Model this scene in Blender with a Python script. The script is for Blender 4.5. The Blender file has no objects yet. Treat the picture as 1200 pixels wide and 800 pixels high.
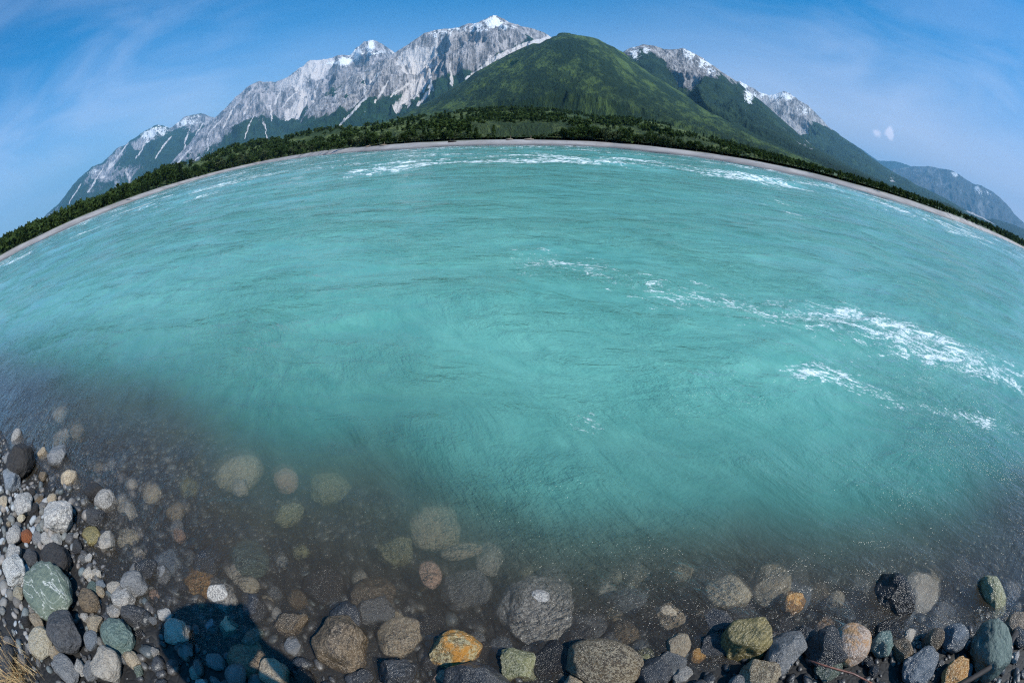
import bpy, bmesh, math, random
import numpy as np
from mathutils import Vector, Matrix

R_ = math.radians
C = bpy.context.scene.collection
sc = bpy.context.scene
random.seed(7)

# ------------------------------------------------------------------ camera, sky, sun, exposure
EYE = 1.60                    # lens height above the water
PITCH, ROLL = R_(26.5), R_(-0.45)
FPX = 527.5                   # equisolid fisheye focal length in pixels of a 1200 wide frame
_f = np.array([0, math.cos(PITCH), -math.sin(PITCH)])
_u0 = np.array([0, math.sin(PITCH), math.cos(PITCH)])
_r0 = np.array([1.0, 0, 0])
_rt = _r0 * math.cos(ROLL) + _u0 * math.sin(ROLL)
_up = _u0 * math.cos(ROLL) - _r0 * math.sin(ROLL)
cd = bpy.data.cameras.new('camera')
cam = bpy.data.objects.new('camera', cd)
C.objects.link(cam)
cd.type = 'PANO'
cd.panorama_type = 'FISHEYE_EQUISOLID'
cd.fisheye_lens = FPX / 1200 * 36.0
cd.fisheye_fov = R_(200)
cd.sensor_width = 36.0
cd.sensor_height = 24.0
cd.clip_start = 0.02
cd.clip_end = 90000
m = Matrix((_rt, _up, -_f)).transposed().to_4x4()
m.translation = Vector((0, 0, EYE))
cam.matrix_world = m
sc.camera = cam

SUN_AZ, SUN_EL = 123.0, 50.0     # azimuth clockwise from +Y (towards +X)
w = bpy.data.worlds.new('World')
sc.world = w
w.use_nodes = True
nt = w.node_tree
nt.nodes.clear()
def wn(t, **k):
    n = nt.nodes.new(t)
    for a, b in k.items():
        setattr(n, a, b)
    return n
sky = wn('ShaderNodeTexSky', sky_type='NISHITA', sun_disc=False)
sky.sun_elevation = R_(SUN_EL)
sky.sun_rotation = R_(SUN_AZ)
sky.altitude = 300
sky.air_density = 1.25
sky.dust_density = 1.0
sky.ozone_density = 3.0
hsv = wn('ShaderNodeHueSaturation')
hsv.inputs['Saturation'].default_value = 1.5
hsv.inputs['Value'].default_value = 1.0
geo = wn('ShaderNodeNewGeometry')
# thin cirrus, stronger low in the sky on the left and right
tc = wn('ShaderNodeTexCoord')
mp = wn('ShaderNodeMapping')
mp.inputs['Rotation'].default_value = (0.0, R_(-28), R_(20))
mp.inputs['Scale'].default_value = (1.2, 2.0, 5.0)
n1 = wn('ShaderNodeTexNoise')
n1.inputs['Scale'].default_value = 1.7
n1.inputs['Detail'].default_value = 9
n1.inputs['Roughness'].default_value = 0.55
n1.inputs['Distortion'].default_value = 0.6
ramp = wn('ShaderNodeMapRange', interpolation_type='SMOOTHSTEP')
ramp.inputs[1].default_value = 0.28
ramp.inputs[2].default_value = 0.80
sep = wn('ShaderNodeSeparateXYZ')
lowm = wn('ShaderNodeMapRange', interpolation_type='SMOOTHSTEP')   # more veil low in the sky
lowm.inputs[1].default_value = 0.75
lowm.inputs[2].default_value = 0.0
side = wn('ShaderNodeMath', operation='ABSOLUTE')
sidem = wn('ShaderNodeMapRange', interpolation_type='SMOOTHSTEP')
sidem.inputs[1].default_value = 0.1
sidem.inputs[2].default_value = 0.75
mul1 = wn('ShaderNodeMath', operation='MULTIPLY')
mul2 = wn('ShaderNodeMath', operation='MULTIPLY')
add1 = wn('ShaderNodeMath', operation='ADD')
# two small cumulus puffs low on the right
def puff(px_dir, size, seed):
    d = wn('ShaderNodeVectorMath', operation='DISTANCE')
    d.inputs[1].default_value = px_dir
    nn = wn('ShaderNodeTexNoise')
    nn.inputs['Scale'].default_value = 55
    nn.inputs['Detail'].default_value = 5
    a = wn('ShaderNodeMath', operation='MULTIPLY_ADD')
    a.inputs[1].default_value = size * 1.9
    mr = wn('ShaderNodeMapRange', interpolation_type='SMOOTHSTEP')
    mr.inputs[1].default_value = size * 2.0
    mr.inputs[2].default_value = size * 1.35
    L = nt.links.new
    L(tc.outputs['Generated'], d.inputs[0])
    L(tc.outputs['Generated'], nn.inputs['Vector'])
    L(nn.outputs['Fac'], a.inputs[0])
    L(d.outputs['Value'], a.inputs[2])
    L(a.outputs[0], mr.inputs[0])
    return mr.outputs[0]

def unproj(P):
    P = np.atleast_2d(P).astype(float)
    dx = P[:, 0] - 600
    dy = 400 - P[:, 1]
    r = np.hypot(dx, dy) + 1e-9
    th = 2 * np.arcsin(np.clip(r / (2 * FPX), 0, 1))
    s = np.sin(th) / r
    return np.cos(th)[:, None] * _f + (dx * s)[:, None] * _rt + (dy * s)[:, None] * _up
def azel(P):
    d = unproj(P)
    return np.degrees(np.arctan2(d[:, 0], d[:, 1])), np.degrees(np.arcsin(d[:, 2]))

L = nt.links.new
tint = wn('ShaderNodeMix', data_type='RGBA', blend_type='MULTIPLY')
tint.inputs['Factor'].default_value = 1.0
tint.inputs['B'].default_value = (0.02, 0.80, 1.32, 1)
L(sky.outputs['Color'], tint.inputs['A'])
L(tint.outputs['Result'], hsv.inputs['Color'])
L(tc.outputs['Generated'], mp.inputs['Vector'])
L(mp.outputs['Vector'], n1.inputs['Vector'])
L(n1.outputs['Fac'], ramp.inputs[0])
L(tc.outputs['Generated'], sep.inputs[0])
L(sep.outputs['Z'], lowm.inputs[0])
L(sep.outputs['X'], side.inputs[0])
L(side.outputs[0], sidem.inputs[0])
L(lowm.outputs[0], mul1.inputs[0])
L(sidem.outputs[0], mul1.inputs[1])
L(mul1.outputs[0], mul2.inputs[0])
L(ramp.outputs[0], mul2.inputs[1])
p1 = puff(tuple(unproj([(1028, 156)])[0]), 0.011, 0)
p2 = puff(tuple(unproj([(1043, 156)])[0]), 0.014, 0)
pm = wn('ShaderNodeMath', operation='MAXIMUM')
L(p1, pm.inputs[0]); L(p2, pm.inputs[1])
pm2 = wn('ShaderNodeMath', operation='MULTIPLY'); pm2.inputs[1].default_value = 0.5
L(pm.outputs[0], pm2.inputs[0])
sc1 = wn('ShaderNodeMath', operation='MULTIPLY'); sc1.inputs[1].default_value = 0.5
L(mul2.outputs[0], sc1.inputs[0])
L(sc1.outputs[0], add1.inputs[0]); add1.inputs[1].default_value = 0
add1.use_clamp = True
cmix = wn('ShaderNodeMix', data_type='RGBA')
cmix.inputs['B'].default_value = (7.0, 8.2, 11.0, 1)
L(add1.outputs[0], cmix.inputs['Factor'])
# pale summer murk low over the horizon, thicker down the valley on the right
hz = wn('ShaderNodeMapRange', interpolation_type='SMOOTHSTEP'); hz.inputs[1].default_value = 0.36; hz.inputs[2].default_value = -0.02
hx = wn('ShaderNodeMapRange', interpolation_type='SMOOTHSTEP'); hx.inputs[1].default_value = -0.2; hx.inputs[2].default_value = 0.85; hx.inputs[3].default_value = .50; hx.inputs[4].default_value = .95
hm = wn('ShaderNodeMath', operation='MULTIPLY')
L(sep.outputs['Z'], hz.inputs[0]); L(sep.outputs['X'], hx.inputs[0]); L(hz.outputs[0], hm.inputs[0]); L(hx.outputs[0], hm.inputs[1])
hmx = wn('ShaderNodeMix', data_type='RGBA'); hmx.inputs['B'].default_value = (8.2, 8.0, 10.6, 1)
L(hm.outputs[0], hmx.inputs['Factor']); L(hsv.outputs['Color'], hmx.inputs['A'])
L(hmx.outputs['Result'], cmix.inputs['A'])
bg = wn('ShaderNodeBackground')
bg.inputs['Strength'].default_value = 0.092
wo = wn('ShaderNodeOutputWorld')
pmix = wn('ShaderNodeMix', data_type='RGBA')
pmix.inputs['B'].default_value = (15, 14, 16, 1)
L(pm2.outputs[0], pmix.inputs['Factor']); L(cmix.outputs['Result'], pmix.inputs['A'])
L(pmix.outputs['Result'], bg.inputs['Color'])
L(bg.outputs[0], wo.inputs['Surface'])

ld = bpy.data.lights.new('sun', 'SUN')
ld.energy = 5.0
ld.angle = R_(0.53)
ld.color = (1.0, 0.965, 0.90)
sun = bpy.data.objects.new('sun', ld)
C.objects.link(sun)
sd = Vector((math.sin(R_(SUN_AZ)) * math.cos(R_(SUN_EL)), math.cos(R_(SUN_AZ)) * math.cos(R_(SUN_EL)), math.sin(R_(SUN_EL))))
sun.rotation_euler = sd.to_track_quat('Z', 'Y').to_euler()

vs = sc.view_settings
vs.view_transform = 'Standard'
vs.look = 'None'
vs.gamma = 1
vs.use_curve_mapping = False
vs.exposure = 0.20
cy = sc.cycles
cy.use_denoising = False
try:
    cy.denoiser = 'OPENIMAGEDENOISE'
except Exception:
    pass
cy.max_bounces = 7
cy.diffuse_bounces = 2
cy.glossy_bounces = 3
cy.transmission_bounces = 3
cy.volume_bounces = 0
cy.transparent_max_bounces = 10
cy.caustics_reflective = False
cy.caustics_refractive = False
cy.sample_clamp_indirect = 4
cy.sample_clamp_direct = 9
cy.volume_max_steps = 64
cy.use_adaptive_sampling = True
cy.adaptive_threshold = 0.012
cy.pixel_filter_type = 'BLACKMAN_HARRIS'
cy.filter_width = 1.25

# ------------------------------------------------------------------ numpy noise
_rs = np.random.RandomState(11)
_perm = _rs.permutation(4096)
_gr = _rs.rand(4096)
def _h3(i, j, k):
    return _gr[_perm[(_perm[(_perm[i & 4095] + j) & 4095] + k) & 4095]]
def noise3(x, y, z):
    """value noise 0..1"""
    xi = np.floor(x).astype(np.int64); yi = np.floor(y).astype(np.int64); zi = np.floor(z).astype(np.int64)
    xf = x - xi; yf = y - yi; zf = z - zi
    u = xf * xf * xf * (xf * (xf * 6 - 15) + 10)
    v = yf * yf * yf * (yf * (yf * 6 - 15) + 10)
    w_ = zf * zf * zf * (zf * (zf * 6 - 15) + 10)
    def l(a, b, t): return a + (b - a) * t
    return l(l(l(_h3(xi, yi, zi), _h3(xi + 1, yi, zi), u), l(_h3(xi, yi + 1, zi), _h3(xi + 1, yi + 1, zi), u), v),
             l(l(_h3(xi, yi, zi + 1), _h3(xi + 1, yi, zi + 1), u), l(_h3(xi, yi + 1, zi + 1), _h3(xi + 1, yi + 1, zi + 1), u), v), w_)
def noise2(x, y, s=0.0):
    x = np.asarray(x, float); y = np.asarray(y, float)
    xi = np.floor(x).astype(np.int64); yi = np.floor(y).astype(np.int64)
    xf = x - xi; yf = y - yi
    k = int(s * 13.7) + 5
    u = xf * xf * xf * (xf * (xf * 6 - 15) + 10)
    v = yf * yf * yf * (yf * (yf * 6 - 15) + 10)
    a = _h3(xi, yi, k); b = _h3(xi + 1, yi, k); c = _h3(xi, yi + 1, k); d = _h3(xi + 1, yi + 1, k)
    return (a + (b - a) * u) * (1 - v) + (c + (d - c) * u) * v
def fbm2(x, y, o=4, s=0.0, g=0.5):
    t = 0; a = 1; n = 0
    for i in range(o):
        t = t + a * noise2(x * 2 ** i + 17.3 * i, y * 2 ** i + 9.1 * i, s + i); n += a; a *= g
    return t / n
def fbm3(p, f, o=4, g=0.5, off=0.0):
    t = 0; a = 1; n = 0
    for i in range(o):
        q = p * (f * 2 ** i) + off + 31.7 * i + 100
        t = t + a * noise3(q[:, 0], q[:, 1], q[:, 2]); n += a; a *= g
    return t / n
def sstep(a, b, x):
    t = np.clip((x - a) / (b - a), 0, 1)
    return t * t * (3 - 2 * t)
def itp(x, tab):
    tab = np.array(tab, float)
    return np.interp(x, tab[:, 0], tab[:, 1])

# ------------------------------------------------------------------ helpers
def tag(o, label=None, cat=None, group=None, kind=None):
    if label: o['label'] = label
    if cat: o['category'] = cat
    if group: o['group'] = group
    if kind: o['kind'] = kind
    return o
def link(name, me, mat=None, parent=None):
    o = bpy.data.objects.new(name, me)
    C.objects.link(o)
    if mat is not None:
        for mm in (mat if isinstance(mat, (list, tuple)) else [mat]):
            me.materials.append(mm)
    if parent is not None: o.parent = parent
    return o
def np_mesh(name, verts, faces, smooth=True, attrs=None, vattrs=None):
    """faces: (n,3) or (n,4) int array"""
    me = bpy.data.meshes.new(name)
    verts = np.ascontiguousarray(verts, dtype=np.float32)
    faces = np.ascontiguousarray(faces, dtype=np.int32)
    k = faces.shape[1]
    me.vertices.add(len(verts)); me.vertices.foreach_set('co', verts.ravel())
    me.loops.add(faces.size); me.loops.foreach_set('vertex_index', faces.ravel())
    me.polygons.add(len(faces))
    me.polygons.foreach_set('loop_start', np.arange(0, faces.size, k, dtype=np.int32))
    try:
        me.polygons.foreach_set('loop_total', np.full(len(faces), k, dtype=np.int32))
    except Exception:
        pass
    me.polygons.foreach_set('use_smooth', np.full(len(faces), bool(smooth)))
    for n, a in (attrs or {}).items():
        at = me.attributes.new(n, 'FLOAT', 'POINT'); at.data.foreach_set('value', np.ascontiguousarray(a, dtype=np.float32).ravel())
    for n, a in (vattrs or {}).items():
        at = me.attributes.new(n, 'FLOAT_VECTOR', 'POINT'); at.data.foreach_set('vector', np.ascontiguousarray(a, dtype=np.float32).ravel())
    me.update(calc_edges=True)
    me.validate()
    return me
def grid_faces(nr, nc, flip=False):
    i = np.arange(nr * nc).reshape(nr, nc)
    f = np.stack([i[:-1, :-1], i[:-1, 1:], i[1:, 1:], i[1:, :-1]], -1).reshape(-1, 4)
    return f[:, ::-1] if flip else f

# node material builder
class NM:
    def __init__(s, name):
        s.m = bpy.data.materials.new(name); s.m.use_nodes = True
        s.t = s.m.node_tree; s.t.nodes.clear()
        s.out = s.n('ShaderNodeOutputMaterial')
    def n(s, t, ins=None, **k):
        x = s.t.nodes.new(t)
        for a, b in k.items(): setattr(x, a, b)
        for a, b in (ins or {}).items():
            s.set(x, a, b)
        return x
    def set(s, x, a, b):
        i = x.inputs[a]
        if isinstance(b, bpy.types.NodeSocket): s.t.links.new(b, i)
        elif hasattr(i, 'default_value'):
            if i.type == 'RGBA' and len(b) == 3: b = (*b, 1)
            i.default_value = b
    def noise(s, vec, scale, detail=4, rough=0.5, dist=0.0, lac=2.0):
        return s.n('ShaderNodeTexNoise', {'Vector': vec, 'Scale': scale, 'Detail': detail, 'Roughness': rough, 'Distortion': dist, 'Lacunarity': lac}).outputs['Fac']
    def vor(s, vec, scale, feature='F1', out='Distance', rnd=1.0):
        return s.n('ShaderNodeTexVoronoi', {'Vector': vec, 'Scale': scale, 'Randomness': rnd}, feature=feature).outputs[out]
    def mr(s, v, a, b, c=0.0, d=1.0, smooth=True):
        return s.n('ShaderNodeMapRange', {0: v, 1: a, 2: b, 3: c, 4: d}, interpolation_type='SMOOTHSTEP' if smooth else 'LINEAR').outputs[0]
    def math(s, op, a, b=0.0, c=0.0, clamp=False):
        return s.n('ShaderNodeMath', {0: a, 1: b, 2: c}, operation=op, use_clamp=clamp).outputs[0]
    def mix(s, f, a, b, mode='MIX'):
        return s.n('ShaderNodeMix', {'Factor': f, 'A': a, 'B': b}, data_type='RGBA', blend_type=mode).outputs['Result']
    def mapv(s, vec, scale=(1, 1, 1), rot=(0, 0, 0), loc=(0, 0, 0)):
        return s.n('ShaderNodeMapping', {'Vector': vec, 'Scale': scale, 'Rotation': rot, 'Location': loc}).outputs[0]
    def ani(s, vec, deg, sx, sy):
        return s.mapv(s.mapv(vec, rot=(0, 0, R_(-deg))), scale=(sx, sy, 1))
    def attr(s, name, out='Fac'):
        return s.n('ShaderNodeAttribute', attribute_name=name).outputs[out]
    def bump(s, h, strength, dist, normal=None):
        d = {'Height': h, 'Strength': strength, 'Distance': dist}
        if normal is not None: d['Normal'] = normal
        return s.n('ShaderNodeBump', d).outputs[0]
    def bsdf(s, col, rough, normal=None, spec=0.5, **k):
        d = {'Base Color': col, 'Roughness': rough, 'Specular IOR Level': spec}
        if normal is not None: d['Normal'] = normal
        x = s.n('ShaderNodeBsdfPrincipled', d)
        for a, b in k.items(): s.set(x, a, b)
        return x.outputs[0]
    def surf(s, sh):
        s.t.links.new(sh, s.out.inputs['Surface']); return s.m

# ------------------------------------------------------------------ river layout (metres; water level z = 0)
FAR = [(-180, 9000), (-120, 3000), (-100, 800), (-95, 400), (-85, 190), (-75, 125), (-68, 113), (-61.7, 106), (-55.4, 112), (-49.3, 128), (-43.4, 165), (-37.7, 213), (-32, 232),
       (-26.6, 168), (-21, 108), (-16, 86), (-10.4, 75), (0, 70), (11, 73), (21.5, 69), (32.5, 69), (44, 72), (50, 80), (56, 97), (62, 160), (68, 330), (75, 600), (85, 900), (95, 1500), (120, 4000), (180, 9000)]
NEAR = [(-3000, -500), (-800, -140), (-200, -25), (-30, 1.6), (-10, 1.5), (-5.5, 1.15), (-4.2, 0.95), (-3.2, 0.86), (-2.6, 0.78), (-2.1, 0.60), (-1.7, 0.44), (-1.2, 0.36), (-0.6, 0.42), (0, 0.50), (0.6, 0.52), (1.1, 0.46),
        (1.6, 0.24), (2.2, -0.05), (3.0, -0.45), (4.5, -0.8), (8, -1.0), (30, -2.5), (200, -25), (3000, -500)]
def far_d(az):
    a = np.array(FAR, float)
    return np.exp(np.interp(az, a[:, 0], np.log(a[:, 1])))
def near_y(x):
    return itp(x, NEAR)
def ground_z(x, y):
    x = np.asarray(x, float); y = np.asarray(y, float)
    r = np.hypot(x, y); az = np.degrees(np.arctan2(x, y))
    wob = (fbm2(x * 0.9 + 40, y * 0.9 + 12, 3, 3) - .5) * 0.25 * sstep(60, 5, r)
    dn = y - near_y(x) + wob
    fr = (fbm2(az * 0.35 + 50, r * 0 + 3, 3, 9) - .5)
    D = far_d(az) * (1 + 0.08 * fr)
    df = D - r
    e = np.maximum(-dn, 0)
    beach = 0.13 * np.minimum(e, 2) + 0.06 * np.clip(e - 2, 0, 12) + 0.01 * np.clip(e - 14, 0, 100)
    stp = 1 + 1.1 * sstep(-.9, .5, x) * sstep(3.5, 1.5, x)
    bed = -np.minimum(np.minimum(stp * (0.17 * np.maximum(dn, 0) + 0.085 * np.maximum(dn, 0) ** 2), 0.09 * np.maximum(df, 0)), 2.2)
    ef = np.maximum(-df, 0)
    bw = 0.13 * D
    bar = 0.0104 * D * sstep(0, 1, ef / bw) ** 0.8
    bar = np.minimum(bar, 1.15) + 0.012 * np.clip(ef - bw, 0, 100)
    z = np.where(dn < 0, beach, np.where(df > 0, bed, bar))
    z = z + (fbm2(x * 1.7, y * 1.7, 4, 5) - .5) * 0.07 * sstep(0.3, 3, r) * sstep(40, 10, r)
    z = z + (fbm2(x * .12 + 9, y * .12, 3, 7) - .5) * 0.25 * sstep(0, 15, ef) * (df < 0) * (dn > 0)
    return z

def polar(rmin, rmax, ratio, az_step):
    rr = [0.0, rmin]
    while rr[-1] < rmax: rr.append(rr[-1] * ratio)
    rr = np.array(rr)
    az = np.concatenate([np.arange(-112, 112, az_step), np.arange(112, 248.01, 2.0)])
    az[-1] = 248
    return rr, az

# ---- materials of the ground
def ground_material():
    k = NM('river_gravel')
    g = k.n('ShaderNodeNewGeometry').outputs['Position']
    cell = k.vor(g, 26, out='Color')
    sepc = k.n('ShaderNodeSeparateColor', {'Color': cell}).outputs[0]
    d = k.vor(g, 26)
    ed = k.vor(g, 26, feature='DISTANCE_TO_EDGE')
    col = k.n('ShaderNodeValToRGB', {'Fac': sepc})
    cr = col.color_ramp
    cr.elements[0].color = (0.018, 0.017, 0.017, 1); cr.elements[1].color = (0.09, 0.08, 0.07, 1)
    e = cr.elements.new(0.45); e.color = (0.03, 0.028, 0.027, 1)
    e = cr.elements.new(0.75); e.color = (0.05, 0.046, 0.04, 1)
    n = k.noise(g, 7, 5, .6)
    c2 = k.mix(k.mr(n, .3, .7), col.outputs[0], (0.022, 0.020, 0.019, 1))
    far = k.attr('far')
    fn = k.noise(k.mapv(g, (.15, .15, 1)), 1.0, 6, .6)
    farc = k.mix(k.mr(fn, .3, .7), (0.22, 0.20, 0.19, 1), (0.36, 0.335, 0.32, 1))
    veg = k.attr('veg')
    vn = k.noise(g, .06, 6, .6)
    vegc = k.mix(k.mr(vn, .35, .65), (0.035, 0.06, 0.02, 1), (0.07, 0.10, 0.035, 1))
    db = k.mr(k.noise(g, 1.1, 5, .7), .60, .66)
    farc = k.mix(k.math('MULTIPLY', db, .7), farc, (.09, .075, .06, 1))
    c3 = k.mix(far, c2, farc)
    wetb = k.mr(k.attr('hgt'), 0.0, 0.35, 0.5, 1.0)
    c3 = k.mix(1.0, c3, k.n('ShaderNodeCombineColor', {0: wetb, 1: wetb, 2: wetb}).outputs[0], 'MULTIPLY')
    c4 = k.mix(veg, c3, vegc)
    hb = k.math('ADD', k.math('MULTIPLY', k.mr(ed, 0, .25), .7), k.math('MULTIPLY', n, .3))
    nb = k.bump(hb, .35, 0.012)
    return k.surf(k.bsdf(c4, .75, nb))
mat_ground = ground_material()

# ---- ground: one sheet to the horizon
rr, az = polar(0.12, 23000, 1.022, 0.5)
A, Rr = np.meshgrid(np.radians(az), rr)
X = Rr * np.sin(A); Y = Rr * np.cos(A)
Z = ground_z(X, Y)
azd = np.degrees(np.arctan2(X, Y))
Dd = far_d(azd); ef = Rr - Dd
farmask = sstep(20, 40, Rr)
vegm = sstep(.9, 1.15, (ef / (0.13 * Dd)) + .25 * (fbm2(X * .15, Y * .15, 3, 2) - .5)) * (Y > near_y(X))
behind = sstep(4, 9, near_y(X) - Y + 2 * fbm2(X * .5, Y * .5, 3, 4))
vegm = np.maximum(vegm, behind * (Y < near_y(X)))
me = np_mesh('ground', np.stack([X, Y, Z], -1).reshape(-1, 3), grid_faces(len(rr), len(az)),
             attrs={'far': farmask, 'veg': vegm, 'hgt': np.maximum(Z, 0)})
tag(link('ground', me, mat_ground), kind='structure')

# ------------------------------------------------------------------ water
def seg_dist(x, y, pts):
    best = np.full(x.shape, 1e9)
    for (x0, y0), (x1, y1) in zip(pts[:-1], pts[1:]):
        vx, vy = x1 - x0, y1 - y0
        t = np.clip(((x - x0) * vx + (y - y0) * vy) / (vx * vx + vy * vy + 1e-9), 0, 1)
        best = np.minimum(best, np.hypot(x - x0 - t * vx, y - y0 - t * vy))
    return best
def wpt(px, py, z=0.0):
    d = unproj([(px, py)])[0]
    t = (z - EYE) / d[2]
    return d[0] * t, d[1] * t, z

rr, az = polar(0.25, 1400, 1.0095, 0.26)
A, Rr = np.meshgrid(np.radians(az), rr)
X = Rr * np.sin(A); Y = Rr * np.cos(A)
sp = np.maximum(Rr * 0.0095, Rr * R_(.26)) * 2.2           # shortest wave the mesh can carry
dn = Y - near_y(X); D = far_d(np.degrees(np.arctan2(X, Y)))
df = D - Rr
calm = sstep(0.0, 4.0, dn)
Z = np.zeros_like(X)
wx = X + 1.2 * (fbm2(X * .13, Y * .13, 2, 21) - .5); wy = Y + 1.2 * (fbm2(X * .13 + 7, Y * .13, 2, 22) - .5)
ang = R_(14)
ux = wx * math.cos(ang) + wy * math.sin(ang); uy = -wx * math.sin(ang) + wy * math.cos(ang)
far_rough = sstep(9, 30, Y)
for lam, amp, st, sd_ in ((9, .10, 1.6, 1), (4.0, .070, 1.8, 2), (1.9, .046, 1.9, 3), (0.9, .025, 2.0, 4), (0.42, .0120, 2.0, 5), (0.2, .0042, 2.0, 6), (0.1, .0018, 1.6, 7)):
    n_ = noise2(ux / (lam * st) + sd_ * 3.1, uy / lam + sd_ * 1.7, sd_)
    n_ = 1 - np.abs(2 * n_ - 1) ** 1.1
    mod = 0.25 + 1.5 * noise2(X / (lam * 6) + 5, Y / (lam * 4), 30 + sd_)
    a_ = amp * mod * sstep(0.7, 2.0, lam / sp * 1.0)
    a_ = a_ * ((calm * .75 + .10) if lam > .5 else (calm * .5 + .35)) * (1 + (1.1 if lam > 1.5 else .3) * far_rough)
    Z += a_ * (n_ - .5)
# standing-wave lines and rapids
line1 = [wpt(640, 300)[:2], wpt(700, 330)[:2], wpt(850, 362)[:2], wpt(1000, 380)[:2], wpt(1080, 402)[:2], wpt(1190, 445)[:2]]
line2 = [wpt(690, 495)[:2], wpt(780, 468)[:2], wpt(870, 452)[:2], wpt(960, 440)[:2], wpt(1060, 478)[:2], wpt(1160, 500)[:2], wpt(1250, 540)[:2]]
line3 = [wpt(960, 440)[:2], wpt(1040, 420)[:2], wpt(1110, 425)[:2], wpt(1200, 470)[:2]]
l1 = seg_dist(X, Y, line1); l2 = seg_dist(X, Y, line2); l3 = seg_dist(X, Y, line3)
xs = sstep(.5, 5, X)
band = np.exp(-(l1 / .95) ** 2) * (0.66 + .34 * xs) + np.exp(-(l2 / .30) ** 2) * .85 * (0.65 + .35 * xs) + np.exp(-(l3 / .30) ** 2) * .35
rough_right = sstep(3.5, 7.5, X) * sstep(9, 3, Y) * sstep(.3, 1.5, Y)
Z += sstep(2.2, .6, sp / .1) * (band * .030 + rough_right * .035) * (fbm2(X * 5, Y * 7, 4, 41) - .35)
Z += np.exp(-((l1 - .25) / .35) ** 2) * .035 * xs
# foam amount: near shear lines with their painted-in glints, and rapids toward the far bank
foam = np.clip(band * (1 - .35 * sstep(4.2, 6.5, X)) , 0, 1) * 1.0 * (.82 + .36 * fbm2(X / .8, Y / .5, 3, 58)) + rough_right * .22
patch = fbm2(X / 7, Y / 4, 4, 55)
fr_ = sstep(14, 26, Y) * sstep(0, 8, df)
foam = foam + fr_ * (.39 + sstep(.50, .66, patch) * .30)
foam = foam + sstep(2.5, 6, Y) * (.16 + .20 * sstep(.52, .72, fbm2(X / 3, Y / 1.2, 3, 57)))
for (px, py, sz, am) in [(115, 243, 2.2, 1), (55, 0, 0, 0), (22, 303, 2, 1), (55, 0, 0, 0), (940, 255, 2.0, 1), (1110, 262, 3.0, 1), (1095, 258, 2.5, 1), (1130, 268, 3, .8), (905, 213, 3, .9), (895, 210, 3, .7), (470, 196, 2.2, 1), (480, 190, 2.0, .9),
                        (585, 191, 2.4, .8), (668, 191, 2.6, 1), (680, 188, 2.4, 1), (735, 188, 2.2, .9), (920, 240, 2, .9), (85, 248, 1.5, .7), (160, 228, 1.5, .7), (600, 325, .3, .35), (880, 415, .4, .4), (690, 492, .2, .5), (1020, 575, .2, .7), (1150, 385, .5, .7), (445, 440, .2, .6), (320, 412, .25, .6)]:
    if sz == 0: continue
    fx, fy, _ = wpt(px, py)
    foam = foam + am * .50 * np.exp(-(((X - fx) / (sz * 1.1)) ** 2 + ((Y - fy) / (sz * .8)) ** 2))
foam = np.clip(foam, 0, 1.2)
Z += foam * sstep(3, 1, sp / .35) * .05 * (fbm2(X * 2.2, Y * 3.2, 3, 43) - .4) * sstep(8, 20, Y)
Z *= sstep(-1.2, 0.1, dn) * .9 + .1
GZ = ground_z(X, Y)
depth = np.maximum(-GZ, 0)
nr, nc = X.shape
top = np.stack([X, Y, Z], -1)
bot_ring = top[-1].copy(); bot_ring[:, 2] = -4.0
centre = np.array([[0, 0, -4.0]])
verts = np.concatenate([top.reshape(-1, 3), bot_ring, centre])
f = grid_faces(nr, nc)
i0 = (nr - 1) * nc; j0 = nr * nc
ii = np.arange(nc - 1)
side_f = np.stack([i0 + ii, i0 + ii + 1, j0 + ii + 1, j0 + ii], -1)
me = np_mesh('river_water', verts, np.concatenate([f, side_f]),
             attrs={'foam': np.concatenate([foam.ravel(), np.zeros(nc + 1)]), 'depth': np.concatenate([depth.ravel(), np.zeros(nc + 1)]), 'farw': np.concatenate([sstep(8, 18, Rr).ravel() * .8, np.zeros(nc + 1)])})
bm = bmesh.new(); bm.from_mesh(me); bm.verts.ensure_lookup_table()
c_ = bm.verts[len(verts) - 1] if len(bm.verts) == len(verts) else None
if c_ is not None:
    for a_ in range(nc - 1):
        bm.faces.new((bm.verts[j0 + a_], bm.verts[j0 + a_ + 1], c_))
bmesh.ops.remove_doubles(bm, verts=[v for v in bm.verts if v.index % nc in (0, nc - 1) or v.index < nc or v.index >= j0], dist=1e-5)
bm.to_mesh(me); bm.free()
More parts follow.
